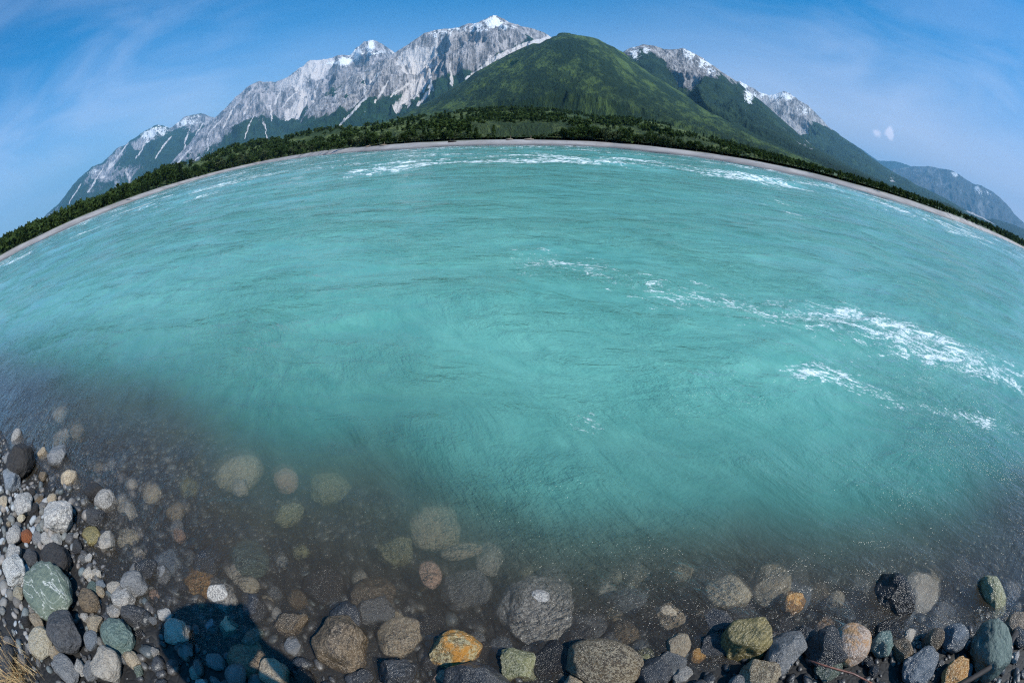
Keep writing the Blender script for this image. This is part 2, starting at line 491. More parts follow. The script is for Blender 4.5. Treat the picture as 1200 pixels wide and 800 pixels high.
def water_material():
    k = NM('glacial_water')
    g = k.n('ShaderNodeNewGeometry').outputs['Position']
    depth = k.attr('depth'); foam = k.attr('foam')
    warp = k.n('ShaderNodeTexNoise', {'Vector': g, 'Scale': .5, 'Detail': 2.0}).outputs['Color']
    wv = k.n('ShaderNodeVectorMath', {0: warp, 1: (.8, .8, 0)}, operation='MULTIPLY').outputs[0]
    gw = k.n('ShaderNodeVectorMath', {0: g, 1: wv}, operation='ADD').outputs[0]
    fl = k.ani(gw, -16, .45, 1)
    fl2 = k.ani(gw, -52, .40, 1.1)
    a = k.math('ADD', k.math('MULTIPLY', k.noise(fl, 5.5, 5, .55, .7), .6), k.math('MULTIPLY', k.noise(fl2, 4.0, 5, .58, .9), .5))
    b = k.noise(fl2, 21, 4, .6, .6)
    c = k.noise(k.ani(gw, 20, .6, 1), 62, 3, .6, .3)
    mod = k.mr(k.noise(fl, .9, 3, .5), .35, .65, .35, 1.2)
    h = k.math('ADD', k.math('MULTIPLY', a, 1.0), k.math('ADD', k.math('MULTIPLY', b, .20), k.math('MULTIPLY', c, .10)))
    h = k.math('MULTIPLY', h, mod)
    nb = k.bump(h, .95, .075)
    fres = k.n('ShaderNodeFresnel', {'IOR': 1.33, 'Normal': nb}).outputs[0]
    gl = k.n('ShaderNodeBsdfGlossy', {'Color': (1, 1, 1, 1), 'Roughness': .07, 'Normal': nb}).outputs[0]
    # suspended silt: more of it in sight the deeper the water
    kk = k.math('ADD', k.mr(depth, .0, .8, 0.09, .60), k.mr(depth, .35, 1.7, 0.0, .38))
    sw = k.noise(k.ani(gw, -50, .30, 1.2), 2.6, 7, .66, 1.1)
    sw2 = k.noise(k.ani(gw, -25, .65, 1.0), 7.0, 6, .62, 1.6)
    kk = k.math('ADD', kk, k.math('MULTIPLY', k.math('SUBTRACT', k.math('ADD', k.math('MULTIPLY', sw, .6), k.math('MULTIPLY', sw2, .4)), .47), k.mr(depth, .01, .35, .05, .38)), clamp=True)  # streaks imitate light lensed by the ripples, put into the silt cover
    s1 = k.noise(k.ani(gw, -30, .45, 1), .6, 7, .62, .9)
    s2 = k.noise(k.ani(gw, -48, .5, 1.0), 2.6, 7, .62, 1.6)
    silt = k.mix(k.mr(k.math('ADD', k.math('MULTIPLY', s1, .5), k.math('MULTIPLY', s2, .5)), .33, .67), (0.085, 0.285, 0.245, 1), (0.13, 0.36, 0.305, 1))
    silt = k.mix(k.mr(depth, .10, .60), (0.20, 0.165, 0.12, 1), silt)
    dif = k.n('ShaderNodeBsdfDiffuse', {'Color': silt, 'Normal': nb}).outputs[0]
    tr = k.n('ShaderNodeBsdfTransparent').outputs[0]
    rf = k.n('ShaderNodeBsdfRefraction', {'IOR': 1.14, 'Roughness': .0, 'Normal': nb}).outputs[0]
    tr = k.n('ShaderNodeMixShader', {0: .28, 1: tr, 2: rf}).outputs[0]
    body = k.n('ShaderNodeMixShader', {0: kk, 1: tr, 2: dif}).outputs[0]
    body = k.n('ShaderNodeMixShader', {0: fres, 1: body, 2: gl}).outputs[0]
    # foam flecks; the small near ones also paint in sun glints on ripples
    f1 = k.noise(k.ani(gw, -30, .55, 1.1), 5.0, 7, .70, 1.2)
    f2 = k.noise(k.ani(g, -30, .7, 1.2), 30, 5, .72, .8)
    ff = k.math('ADD', k.math('MULTIPLY', f1, .55), k.math('MULTIPLY', f2, .45))
    f0 = k.noise(k.ani(gw, 10, .9, .7), 2.2, 6, .70, .8)
    fw = k.attr('farw')
    ff = k.math('ADD', k.math('MULTIPLY', ff, k.math('SUBTRACT', 1.0, fw)), k.math('MULTIPLY', f0, fw))
    th = k.mr(foam, 0, 1.0, .80, .475, smooth=False)
    fm = k.mr(k.math('SUBTRACT', ff, th), -.01, .09)
    fcol = k.n('ShaderNodeBsdfDiffuse', {'Color': (.78, .84, .86, 1), 'Normal': nb}).outputs[0]
    body = k.n('ShaderNodeMixShader', {0: k.math('MULTIPLY', fm, .88), 1: body, 2: fcol}).outputs[0]
    k.surf(body)
    va = k.n('ShaderNodeVolumeAbsorption', {'Color': (.60, .66, .58, 1), 'Density': 1.7}).outputs[0]
    ad = va
    k.t.links.new(ad, k.out.inputs['Volume'])
    k.m.volume_intersection_method = 'FAST' if hasattr(k.m, 'volume_intersection_method') else None
    return k.m
try:
    mat_water = water_material()
except Exception as ex:
    raise
tag(link('river_water', me, mat_water), kind='structure')

# ------------------------------------------------------------------ mountains
def mountain_material(name, rockA, rockB, vegA, vegB, scree=(.5, .45, .46), fine=1.0, streak=True, rag=1.9, stk=.42):
    k = NM(name)
    g = k.n('ShaderNodeNewGeometry').outputs['Position']
    st = k.attr('st', 'Vector')
    veg = k.attr('veg'); scr = k.attr('scree'); snow = k.attr('snow')
    n_str = k.noise(k.mapv(st, (1, .22, 1)), 7.0 * fine, 8, .62, .6)
    n_st2 = k.noise(k.mapv(st, (1, .12, 1)), 24.0 * fine, 6, .6, .4)
    gk = k.mapv(g, (.001, .001, .001))
    if not streak:
        gk = k.mapv(st, (stk, stk * .36, 1))
        n_str = k.noise(gk, 8.0 * fine, 8, .62, .3)
        n_st2 = k.noise(gk, 22.0 * fine, 6, .62, .3)
    n_iso = k.noise(gk, 5.0 * fine, 9, .62, .3)
    n_f = k.noise(gk, 28.0 * fine, 6, .65)
    rock = k.mix(k.mr(k.math('ADD', k.math('MULTIPLY', n_str, .45), k.math('ADD', k.math('MULTIPLY', n_st2, .35), k.math('MULTIPLY', n_f, .2))), .40, .60), rockA, rockB)
    n_big = k.noise(gk, 2.2 * fine, 5, .6, .5)
    vg = k.mix(k.mr(k.math('ADD', k.math('MULTIPLY', n_big, .45), k.math('ADD', k.math('MULTIPLY', n_iso, .30), k.math('MULTIPLY', n_f, .25))), .45, .57), vegA, vegB)
    sm = k.mr(k.math('ADD', scr, k.math('MULTIPLY', k.math('SUBTRACT', n_str, .5), 1.3)), .42, .58)
    vm = k.mr(k.math('ADD', veg, k.math('MULTIPLY', k.math('SUBTRACT', k.math('ADD', k.math('MULTIPLY', n_str, .6), k.math('MULTIPLY', n_f, .4)), .5), rag)), .42, .58)
    wm = k.mr(k.math('ADD', snow, k.math('ADD', k.math('MULTIPLY', k.math('SUBTRACT', n_str, .5), 1.6), k.math('MULTIPLY', k.math('SUBTRACT', n_f, .5), 1.6))), .50, .58)
    vp = k.mr(k.noise(gk, 7.5 * fine, 6, .66, .6), .50, .55)
    vg = k.mix(k.math('MULTIPLY', vp, .75), vg, vegA)
    c = k.mix(vm, rock, vg)
    c = k.mix(sm, c, scree + (1,) if len(scree) == 3 else scree)
    c = k.mix(wm, c, (.85, .87, .9, 1))
    h = k.math('ADD', k.math('MULTIPLY', n_str, .4), k.math('ADD', k.math('MULTIPLY', n_st2, .25), k.math('MULTIPLY', n_f, .35)))
    nb = k.bump(h, 1.0, 110.0 / fine)
    return k.surf(k.bsdf(c, .9, nb, spec=.15))

def ridge_azel(pts):
    a, e = azel(pts)
    o = np.argsort(a)
    return a[o], e[o]

def massif(name, ridge, R, foot, mat, label, cat='mountain', az_step=.1, ntt=170, gul=.16, lam=None, pw=1.0, jag=.1, st_scale=1.0,
           veg_line=None, veg_const=0.0, veg_soft=1.6, scree=0.0, snow=None, seed=1, convex=0.0, base_z=0.0, Rvar=.06, warp=1.0, scree_band=None, kind=None, iso=False, chutes=None):
    ra, re = ridge_azel(ridge)
    azs = np.arange(ra[0], ra[-1] + az_step * .5, az_step)
    el = np.interp(azs, ra, re)
    k_ = np.array([1, 2, 3, 2, 1.]) / 9
    el = np.convolve(np.pad(el, 2, 'edge'), k_, 'valid')
    el = el + (fbm2(azs * 1.1, azs * 0 + seed, 4, seed, .6) - .5) * 2 * jag
    Rr_ = R * (1 + Rvar * 2 * (fbm2(azs * .12 + seed, azs * 0, 3, seed + 3) - .5))
    Ft = foot(azs) if callable(foot) else np.full_like(azs, foot)
    Rr_ = np.maximum(Rr_, Ft * 1.15)
    H = Rr_ * np.tan(np.radians(el)) + EYE - base_z
    t = np.concatenate([np.linspace(0, 1, ntt), 1 + np.linspace(.02, .5, 14)])
    T, AZ = np.meshgrid(t, azs, indexing='ij')
    H_ = H[None, :]; FF = Ft[None, :]; RR = Rr_[None, :]
    rad = FF + (RR - FF) * T
    Hm = np.maximum(H_, 0)
    if lam is None: lam = float(np.max(H)) * .55
    s = AZ * math.pi / 180 * R / lam
    dl = (RR - FF) * T / lam
    w1 = (fbm2(s * .8 + seed, dl * .8, 3, seed + 5) - .5) * warp
    g_ = 0; am = 1; nn_ = 0; first = None
    for i in range(6):
        fq = 1.9 ** i
        n_ = noise2((s + w1 * (.9 if i < 3 else .5)) * fq + 13 * i, dl * fq * ((.30 if i < 4 else .5) if not iso else .34) + 7 * i, seed + i)
        r_ = 1 - np.abs(2 * n_ - 1)       # ridges at 1
        if i == 1: first = r_
        g_ = g_ + am * r_; nn_ += am; am *= .56
    g_ = g_ / nn_
    p = np.clip(T, 0, 1) ** pw
    if convex: p = (1 - convex) * p + convex * np.sin(np.clip(T, 0, 1) * math.pi / 2)
    back = np.clip(T - 1, 0, 1)
    env = sstep(0, .25, T) * (1 - .78 * sstep(.72, 1.0, T)) * (1 - sstep(1, 1.3, T) * .5)
    z = Hm * p - Hm * back * 1.6 + (g_ - .62) * gul * Hm * env * 2.0
    # side shift: spurs lean toward the viewer
    rad2 = rad - (g_ - .5) * gul * Hm * env * 1.2
    # keep everything in front of the crest just below the line of sight to it
    elm = (z + base_z - EYE) / rad2
    lim = np.tan(np.radians(el))[None, :] * (0.30 + 0.70 * sstep(0, 1, np.clip(T, 0, 1)) ** .5 + .0)
    lim = np.where(T < 1, np.maximum(lim, 0) , 1e9)
    z = np.where(elm > lim, lim * rad2 + EYE - base_z, z) if kind != 'free' else z
    zz = np.where(T >= 1, z, np.maximum(z, -5)) + base_z
    X = rad2 * np.sin(np.radians(AZ)); Y = rad2 * np.cos(np.radians(AZ))
    elang = np.degrees(np.arctan2(zz - EYE, rad2))
    # albedo masks
    if veg_line is not None:
        la, le = ridge_azel(veg_line)
        line = np.interp(AZ, la, le)
        veg = .5 + (line - elang) / veg_soft + (g_ - .6) * 3.6 * (1 if veg_soft > .5 else 0)
        veg = np.clip(veg, -0.6, 1.35)
    else:
        veg = np.full_like(z, veg_const)
    gl = 1 - g_
    gm = sstep(.44, .62, gl)
    scm = scree * gm if np.isscalar(scree) else scree
    if scree_band is not None:
        la, le = ridge_azel(scree_band)
        line = np.interp(AZ, la, le)
        fi = 1 - first
        scm = np.clip(scm * sstep(-1.2, .3, elang - line) + 0, 0, 1.2)
    if chutes:
        scm = np.clip(scm, 0, 1) * .8
        for wd, pts in chutes:
            ca, ce = azel(pts)
            d_ = seg_dist(AZ + (fbm2(AZ * 3, elang * 3, 3, 71) - .5) * .5, elang, list(zip(ca, ce)))
            scm = np.maximum(scm, (.55 + 1.0 * fbm2(AZ * 5 + 3, elang * 5, 3, 73)) * np.exp(-(d_ / (wd * (.115 if R < 7000 else .075))) ** 2))
    sn = np.full_like(z, -.4)
    if snow:
        for (px, py, sx, sy, amt) in snow:
            a0, e0 = azel([(px, py)])
            d2 = ((AZ - a0[0]) / sx) ** 2 + ((elang - e0[0]) / sy) ** 2
            sn = np.maximum(sn, amt * np.exp(-d2) + (.0 - .0))
    stv = np.stack([s * st_scale, dl * st_scale, np.zeros_like(s)], -1)
    me = np_mesh(name, np.stack([X, Y, zz], -1).reshape(-1, 3), grid_faces(len(t), len(azs), False),
                 attrs={'veg': veg, 'scree': scm, 'snow': sn}, vattrs={'st': stv.reshape(-1, 3)})
    o = link(name, me, mat)
    tag(o, label, cat, kind='structure')
    return dict(az=azs, el=el, X=X, Y=Y, Z=zz, T=T, AZ=AZ, E=elang, foot=Ft, R=Rr_)

m_grey = mountain_material('pale_granite_peak', (.09, .09, .10), (.50, .47, .475), (.012, .035, .02), (.026, .065, .026), (.64, .60, .59))
m_left = mountain_material('banded_granite_range', (.08, .09, .11), (.48, .45, .47), (.012, .035, .022), (.024, .055, .03), (.60, .56, .56), fine=.9, rag=3.4)
m_green = mountain_material('green_mountain', (.20, .18, .15), (.34, .30, .25), (.011, .030, .011), (.075, .12, .03), (.40, .33, .26), fine=1.6, streak=False)
m_hill = mountain_material('meadow_hillside', (.20, .18, .15), (.34, .30, .25), (.035, .06, .018), (.15, .19, .06), (.34, .30, .2), fine=6.0, streak=False, stk=.06)
m_right = mountain_material('right_green_mountain', (.08, .08, .09), (.46, .44, .44), (.010, .030, .016), (.028, .058, .024), (.42, .40, .40), fine=1.3)
m_far = mountain_material('far_blue_mountain', (.05, .06, .07), (.13, .13, .14), (.02, .04, .03), (.03, .05, .035), (.22, .22, .23), fine=.5)

hill_line = [(0, 290), (20, 281), (40, 273), (60, 272), (92, 258), (110, 245), (150, 226), (170, 212), (190, 197), (215, 194), (240, 186), (280, 169), (330, 163), (350, 158), (380, 151), (430, 148), (480, 139), (520, 133), (560, 128),
             (600, 127), (660, 131), (700, 138), (760, 142), (800, 151), (850, 165), (900, 181), (950, 196), (1000, 211), (1050, 228), (1100, 245), (1150, 262), (1200, 281)]
def hill_foot(a): return far_d(a) * 1.16

# far left range
massif('mountain_range', [(0, 310), (20, 285), (44, 264), (56, 250), (72, 236), (88, 214), (108, 196), (120, 192), (136, 176), (160, 162), (180, 149), (190, 148), (200, 150), (216, 138), (236, 134), (250, 137), (275, 150), (300, 170)],
       11000, 6500, m_left, 'hazy blue-grey mountain range with snow patches at the far left', seed=3, gul=.20, jag=.16, lam=1000,
       chutes=[(1.5, [(150, 168), (132, 192)]), (1.2, [(175, 160), (160, 185)]), (1.5, [(200, 160), (182, 185)]), (1.2, [(222, 150), (212, 188)]), (1.4, [(120, 198), (104, 225)]), (1, [(95, 215), (80, 240)]), (1.3, [(238, 145), (222, 170)])],
       veg_line=[(0, 296), (60, 256), (110, 212), (160, 180), (220, 160), (300, 160)], veg_soft=5, scree=.75, st_scale=1.2,
       snow=[(176, 156, 1.6, 1.0, .75), (220, 142, 2.6, .8, .62), (110, 200, 1.0, .8, .5), (190, 152, 1.2, 1., .6)])
# second range with the small snowy horn
massif('mountain_range', [(140, 262), (170, 225), (200, 190), (222, 166), (240, 148), (254, 136), (265, 126), (279, 111), (295, 99), (304, 96), (322, 98), (331, 93), (344, 84), (350, 78), (363, 68), (387, 65), (403, 67), (410, 66), (417, 59), (425, 52), (433, 47),
                          (440, 49), (447, 50), (463, 60), (480, 80), (500, 100)],
       8500, 4500, m_left, 'long pale grey craggy mountain ridge with a small snowy horn left of the highest peak', seed=5, gul=.21, jag=.12, lam=950,
       chutes=[(2.0, [(355, 100), (367, 120)]), (1.8, [(374, 96), (366, 119)]), (1.3, [(350, 106), (338, 116), (330, 127)]), (1.6, [(317, 124), (319, 142)]), (1.3, [(308, 138), (313, 162)]), (1.3, [(297, 135), (286, 162)]), (1.8, [(275, 124), (262, 150)]), (1.4, [(258, 142), (243, 158), (244, 176)]), (1.2, [(300, 110), (285, 135)]), (1.4, [(330, 104), (322, 122)]), (1.5, [(225, 172), (205, 195)]), (1.2, [(232, 185), (214, 200)])],
       veg_line=[(140, 262), (200, 212), (230, 188), (250, 172), (280, 160), (300, 146), (330, 132), (345, 122), (362, 126), (400, 110), (460, 100)], veg_soft=2.0, scree=.85,
       snow=[(405, 72, 1.2, .7, .95), (418, 63, .9, 1.3, .8), (434, 54, .6, 1.4, .85), (445, 62, 1.4, .35, .6), (392, 74, 1.6, .4, .7)])
# the main grey peak
massif('mountain', [(300, 200), (330, 165), (357, 133), (367, 120), (378, 114), (394, 102), (400, 100), (416, 87), (427, 83), (440, 75), (463, 62), (473, 54), (485, 46), (497, 39), (513, 33), (525, 32), (537, 31), (548, 27), (557, 26), (570, 22), (578, 20.5), (585, 22), (597, 27),
                    (617, 33), (625, 36), (647, 42), (665, 50), (690, 66), (720, 90), (760, 130)],
       6000, 3000, m_grey, 'tall pale grey rocky peak with a white snow cap and scree chutes', seed=8, gul=.20, jag=.09, lam=620,
       chutes=[(2.2, [(500, 58), (503, 83), (505, 105), (490, 123)]), (1.4, [(527, 74), (530, 100)]), (3.2, [(647, 44), (610, 55), (583, 67), (563, 83), (547, 93)]), (1.6, [(575, 66), (570, 78)]), (1.6, [(426, 90), (428, 115), (410, 135), (398, 146)]),
               (1.3, [(480, 97), (458, 113)]), (1.2, [(455, 95), (440, 120)]), (2, [(515, 36), (510, 55)]), (1.4, [(445, 85), (432, 100)])],
       veg_line=[(300, 200), (340, 160), (357, 142), (380, 138), (410, 136), (430, 128), (455, 112), (478, 100), (500, 100), (520, 95), (545, 88), (560, 86), (585, 70), (610, 56), (640, 44), (700, 60)], veg_soft=1.5, scree=.8,
       snow=[(578, 26, 1.4, 1.1, .95), (562, 30, 1.4, .5, .8), (592, 32, 1.6, .5, .7), (538, 34, 2.2, .35, .62), (515, 40, 1.4, 1.2, .56), (560, 36, 3, .4, .55)])
# far right blue range
massif('mountain_range', [(960, 230), (985, 175), (1008, 174), (1029, 188), (1050, 189), (1067, 195), (1080, 200), (1110, 215), (1200, 262), (1260, 300)],
       21000, 17500, m_far, 'faint farthest blue ridge behind the hazy blue mountain on the right', seed=13, gul=.12, jag=.05, lam=2500, veg_const=.6, scree=.3, pw=.9)
massif('mountain', [(1020, 212), (1045, 198), (1067, 195), (1080, 194), (1092, 194), (1104, 197), (1117, 201), (1130, 209), (1142, 216), (1155, 220), (1162, 224), (1172, 232), (1179, 239), (1188, 250), (1196, 258), (1210, 270), (1230, 290)],
       16500, 12500, m_far, 'hazy blue mountain with small snow patches at the far right', seed=14, gul=.2, jag=.06, lam=1300, veg_const=.35, scree=.5,
       snow=[(1118, 204, 1.0, .4, .66), (1146, 222, .7, .6, .7), (1158, 226, .6, .3, .55)])
massif('mountain_range', [(1100, 268), (1130, 258), (1165, 256), (1185, 262), (1200, 268), (1230, 288)],
       9000, 6000, m_far, 'low blue-green foothills under the hazy blue mountain on the right', seed=15, gul=.12, jag=.03, lam=900, veg_const=1.1)
# snowy mountain behind on the right
massif('mountain', [(800, 140), (840, 110), (860, 96), (867, 95), (883, 103), (892, 108), (900, 109), (908, 108), (917, 105), (925, 108), (933, 114), (945, 122), (954, 130), (962, 138), (971, 148), (982, 157), (992, 164), (1005, 173), (1017, 182), (1042, 199), (1075, 217), (1117, 238), (1158, 258), (1180, 272)],
       7500, 4500, m_right, 'snow-streaked peak low behind the dark green slope on the right', seed=9, gul=.22, jag=.10, lam=800, Rvar=.03,
       veg_line=[(800, 150), (870, 125), (900, 140), (940, 148), (965, 146), (1000, 166), (1042, 190), (1180, 262)], veg_soft=1.6, scree=.7,
       snow=[(905, 112, 2.4, .9, .66), (920, 112, 1.5, .8, .72), (872, 104, .7, 2.2, .75), (885, 115, .6, 1.6, .66), (942, 128, 1.0, 1.0, .55)])
# right mountain with two tops
massif('mountain', [(640, 130), (680, 100), (705, 80), (725, 64), (738, 57), (754, 53.5), (766, 55), (779, 60), (790, 59), (800, 57), (812, 62), (826, 71), (837, 79), (850, 87), (867, 98), (880, 110), (892, 119), (912, 136), (933, 154), (950, 167), (967, 178), (992, 192), (1017, 204), (1050, 219), (1075, 228), (1110, 238), (1125, 246), (1142, 258), (1150, 264)],
       4200, lambda a: np.interp(a, [-10, 30, 45, 60, 75], [2000, 1400, 420, 330, 500]), m_right, 'dark green mountain with twin rocky snow-streaked tops right of the green dome', seed=10, gul=.17, jag=.07, lam=520, Rvar=.03,
       veg_line=[(640, 130), (700, 84), (725, 74), (754, 70), (779, 72), (800, 92), (815, 98), (837, 98), (850, 100), (867, 96), (900, 108), (933, 136), (967, 160), (1017, 188), (1075, 210), (1150, 250)], veg_soft=1.8, scree=.35,
       snow=[(744, 62, .9, 1.3, .68), (757, 58, .8, .8, .6), (806, 61, 1.2, .9, .66), (826, 74, 1.5, .8, .7), (833, 84, .8, 1.0, .62), (812, 66, .8, 1.0, .6), (878, 112, .7, 1.4, .8)])
# the green dome
massif('mountain', [(330, 175), (380, 160), (430, 149), (470, 135), (500, 120), (520, 109), (545, 95), (560, 84), (580, 72), (600, 62), (620, 52), (640, 44.5), (655, 41.5), (672, 40), (690, 42), (705, 48), (720, 57), (735, 67), (760, 84), (785, 100), (800, 109), (825, 122), (850, 134), (875, 146), (900, 159), (925, 172), (950, 184),
                    (1000, 207), (1050, 228)],
       2700, lambda a: np.interp(a, [-40, 0, 40, 60], [650, 560, 450, 350]), m_green, 'rounded green mountain covered in shrubs and meadow in the middle', seed=12, gul=.20, jag=.09, lam=420, convex=.40, st_scale=.9, Rvar=.03,
       veg_const=.95, scree=.12, warp=2.0, iso=True,
       snow=None)
# wooded bench behind the gravel bar
hill = massif('hillside', hill_line, 520, hill_foot, m_hill, 'low wooded hillside behind the far bank', cat='hill', az_step=.2, ntt=60, gul=.05, jag=.02, lam=60, seed=20, iso=True, convex=.5, Rvar=.1, veg_const=1.1, scree=0.0, base_z=1.2)

# ------------------------------------------------------------------ trees
def foliage_material(name, ca, cb):
    k = NM(name)
    oi = k.n('ShaderNodeObjectInfo').outputs['Random']
    g = k.n('ShaderNodeNewGeometry').outputs
    t = k.attr('tint')
    n_ = k.noise(g['Position'], 1.2, 3, .6)
    f = k.math('ADD', k.math('MULTIPLY', t, .55), k.math('ADD', k.math('MULTIPLY', oi, .3), k.math('MULTIPLY', n_, .3)))
    c = k.mix(k.mr(f, .2, .95), ca, cb)
    d = k.n('ShaderNodeBsdfDiffuse', {'Color': c}).outputs[0]
    tl = k.n('ShaderNodeBsdfTranslucent', {'Color': c}).outputs[0]
    return k.surf(k.n('ShaderNodeMixShader', {0: .25, 1: d, 2: tl}).outputs[0])
m_leaf = foliage_material('leaf_green', (.016, .034, .010), (.055, .085, .026))
m_willow = foliage_material('willow_leaf', (.03, .05, .018), (.10, .125, .06))
m_spruce = foliage_material('spruce_needle', (.010, .022, .010), (.028, .045, .020))
kk_ = NM('bark'); m_bark = kk_.surf(kk_.bsdf((.09, .07, .055, 1), .9))

def crown_np(kind, seed, nclump, nleaf, leaf):
    rs = np.random.RandomState(seed)
    V = []; tint = []
    if kind == 'spruce':
        n = nclump * nleaf
        h = rs.rand(n) ** .8
        rad = (1 - h) * .24 * (0.5 + .5 * rs.rand(n)) + .015
        lay = .75 + .25 * np.sin(h * 60)
        a = rs.rand(n) * 2 * math.pi
        P = np.stack([rad * lay * np.cos(a), rad * lay * np.sin(a), .12 + h * .88], -1); T_ = rs.rand(n)
    else:
        cl = []
        for i in range(nclump):
            while True:
                q = rs.rand(3) * 2 - 1
                if np.dot(q, q) < 1: break
            q = q / max(np.linalg.norm(q), .3) * (.45 + .5 * rs.rand())
            wd = .34 if kind == 'round' else .24
            cl.append((q * [wd, wd, .40] + [0, 0, .58], .10 + .09 * rs.rand(), rs.rand()))
        P = []; T_ = []
        for c, r, t in cl:
            d = rs.normal(size=(nleaf, 3)); d /= np.linalg.norm(d, axis=1)[:, None]
            P.append(c + d * r * (.5 + .5 * rs.rand(nleaf, 1)) * [1, 1, .8]); T_.append(np.clip(t + .25 * rs.normal(size=nleaf), 0, 1))
        P = np.concatenate(P); T_ = np.concatenate(T_)
    n = len(P)
    a = rs.normal(size=(n, 3)); a /= np.linalg.norm(a, axis=1)[:, None]
    b = np.cross(a, rs.normal(size=(n, 3))); b /= np.linalg.norm(b, axis=1)[:, None]
    L_ = leaf * (.6 + .8 * rs.rand(n, 1))
    verts = np.stack([P + a * L_, P - a * L_ * .5 + b * L_ * .8, P - a * L_ * .5 - b * L_ * .8], 1).reshape(-1, 3)
    return verts, np.arange(3 * n).reshape(-1, 3), np.repeat(T_, 3)
def trunk_mesh(h=.6, r=.03):
    bm = bmesh.new()
    def seg(p0, p1, r0, r1):
        p0 = Vector(p0); p1 = Vector(p1)
        q = (p1 - p0).to_track_quat('Z', 'Y').to_matrix().to_4x4(); q.translation = (p0 + p1) / 2
        bmesh.ops.create_cone(bm, segments=7, radius1=r0, radius2=r1, depth=(p1 - p0).length, matrix=q, cap_ends=True)
    seg((0, 0, -.03), (.01, 0, h * .6), r, r * .7); seg((.01, 0, h * .6), (-.01, .01, h), r * .7, r * .3)
    for i in range(4):
        a = i * 1.7; z = h * (.45 + .12 * i)
        seg((0, 0, z), (.14 * math.cos(a), .14 * math.sin(a), z + .13), r * .4, r * .12)
    me = bpy.data.meshes.new('trunk'); bm.to_mesh(me); bm.free(); return me
crowns = []
for i in range(7):
    kind = ['round', 'round', 'tall', 'round', 'tall', 'spruce', 'spruce'][i]
    v, f_, t_ = crown_np(kind, 40 + i, 26 if kind != 'spruce' else 30, 46, .045 if kind != 'spruce' else .05)
    me = np_mesh('crown', v, f_, smooth=False, attrs={'tint': t_})
    me.materials.append(m_spruce if kind == 'spruce' else (m_willow if i == 3 else m_leaf))
    crowns.append(me)
trunk_me = trunk_mesh(); trunk_me.materials.append(m_bark)

top_line = [(0, 287), (12, 280), (24, 273), (36, 268), (46, 268), (52, 272), (56, 274), (90, 259), (94, 250), (100, 245), (120, 234), (150, 217), (170, 207), (182, 195), (200, 190), (215, 192), (240, 188), (260, 180), (300, 172), (350, 163), (400, 158),
            (450, 153), (500, 151), (550, 154), (600, 158), (640, 155), (660, 147), (700, 145), (750, 150), (800, 160), (850, 173), (900, 188), (950, 200), (1000, 214), (1050, 231), (1100, 249), (1150, 267), (1200, 285)]
ta, te = ridge_azel(top_line)
LAB = {
    'round': 'rounded dark green tree in the treeline along the far bank',
    'tall': 'slim upright green tree in the treeline along the far bank',
    'willow': 'paler grey-green willow in the treeline along the far bank',
    'spruce': 'pointed dark conifer in the treeline along the far bank'}
rs = np.random.RandomState(5)
def make_tree(x, y, h, ci, label):
    z = float(ground_z(np.array([x]), np.array([y]))[0])
    t = bpy.data.objects.new('tree', None); C.objects.link(t)
    t.location = (x, y, z - .02 * h); s_ = h
    wsc = .85 + .5 * rs.rand()
    t.scale = (s_ * wsc, s_ * wsc, s_); t.rotation_euler = (0, 0, rs.rand() * 6.28)
    tag(t, label, 'tree', 'trees along the far bank')
    a = bpy.data.objects.new('trunk', trunk_me); C.objects.link(a); a.parent = t
    b = bpy.data.objects.new('crown', crowns[ci]); C.objects.link(b); b.parent = t
    return t
NT = 296
# spaced evenly along what the lens sees of the far bank
azg = np.linspace(-68.6, 67.5, NT)
for i, a in enumerate(azg):
    a = a + rs.normal() * .2
    if -63.2 < a < -56.6 and rs.rand() < .8:   # the treeless stretch of bank
        low = .35
    else: low = 1
    D = float(far_d(a)); d = D * (1.145 + .05 * rs.rand())
    x, y = d * math.sin(R_(a)), d * math.cos(R_(a))
    topz = d * math.tan(R_(float(np.interp(a, ta, te)))) + EYE
    gz = float(ground_z(np.array([x]), np.array([y]))[0])
    h = (topz - gz) * (.55 + .48 * rs.rand() ** 1.5) * low
    h = max(h, 1.2 * D / 110)
    q = rs.rand()
    if a > 30: ci = rs.choice([1, 2, 4, 5, 6])
    elif a < -38: ci = rs.choice([0, 1, 2, 4, 5])
    else: ci = rs.choice([0, 1, 3, 3, 2, 4])
    lab = LAB[['round', 'round', 'tall', 'willow', 'tall', 'spruce', 'spruce'][ci]]
    make_tree(x, y, h, int(ci), lab)

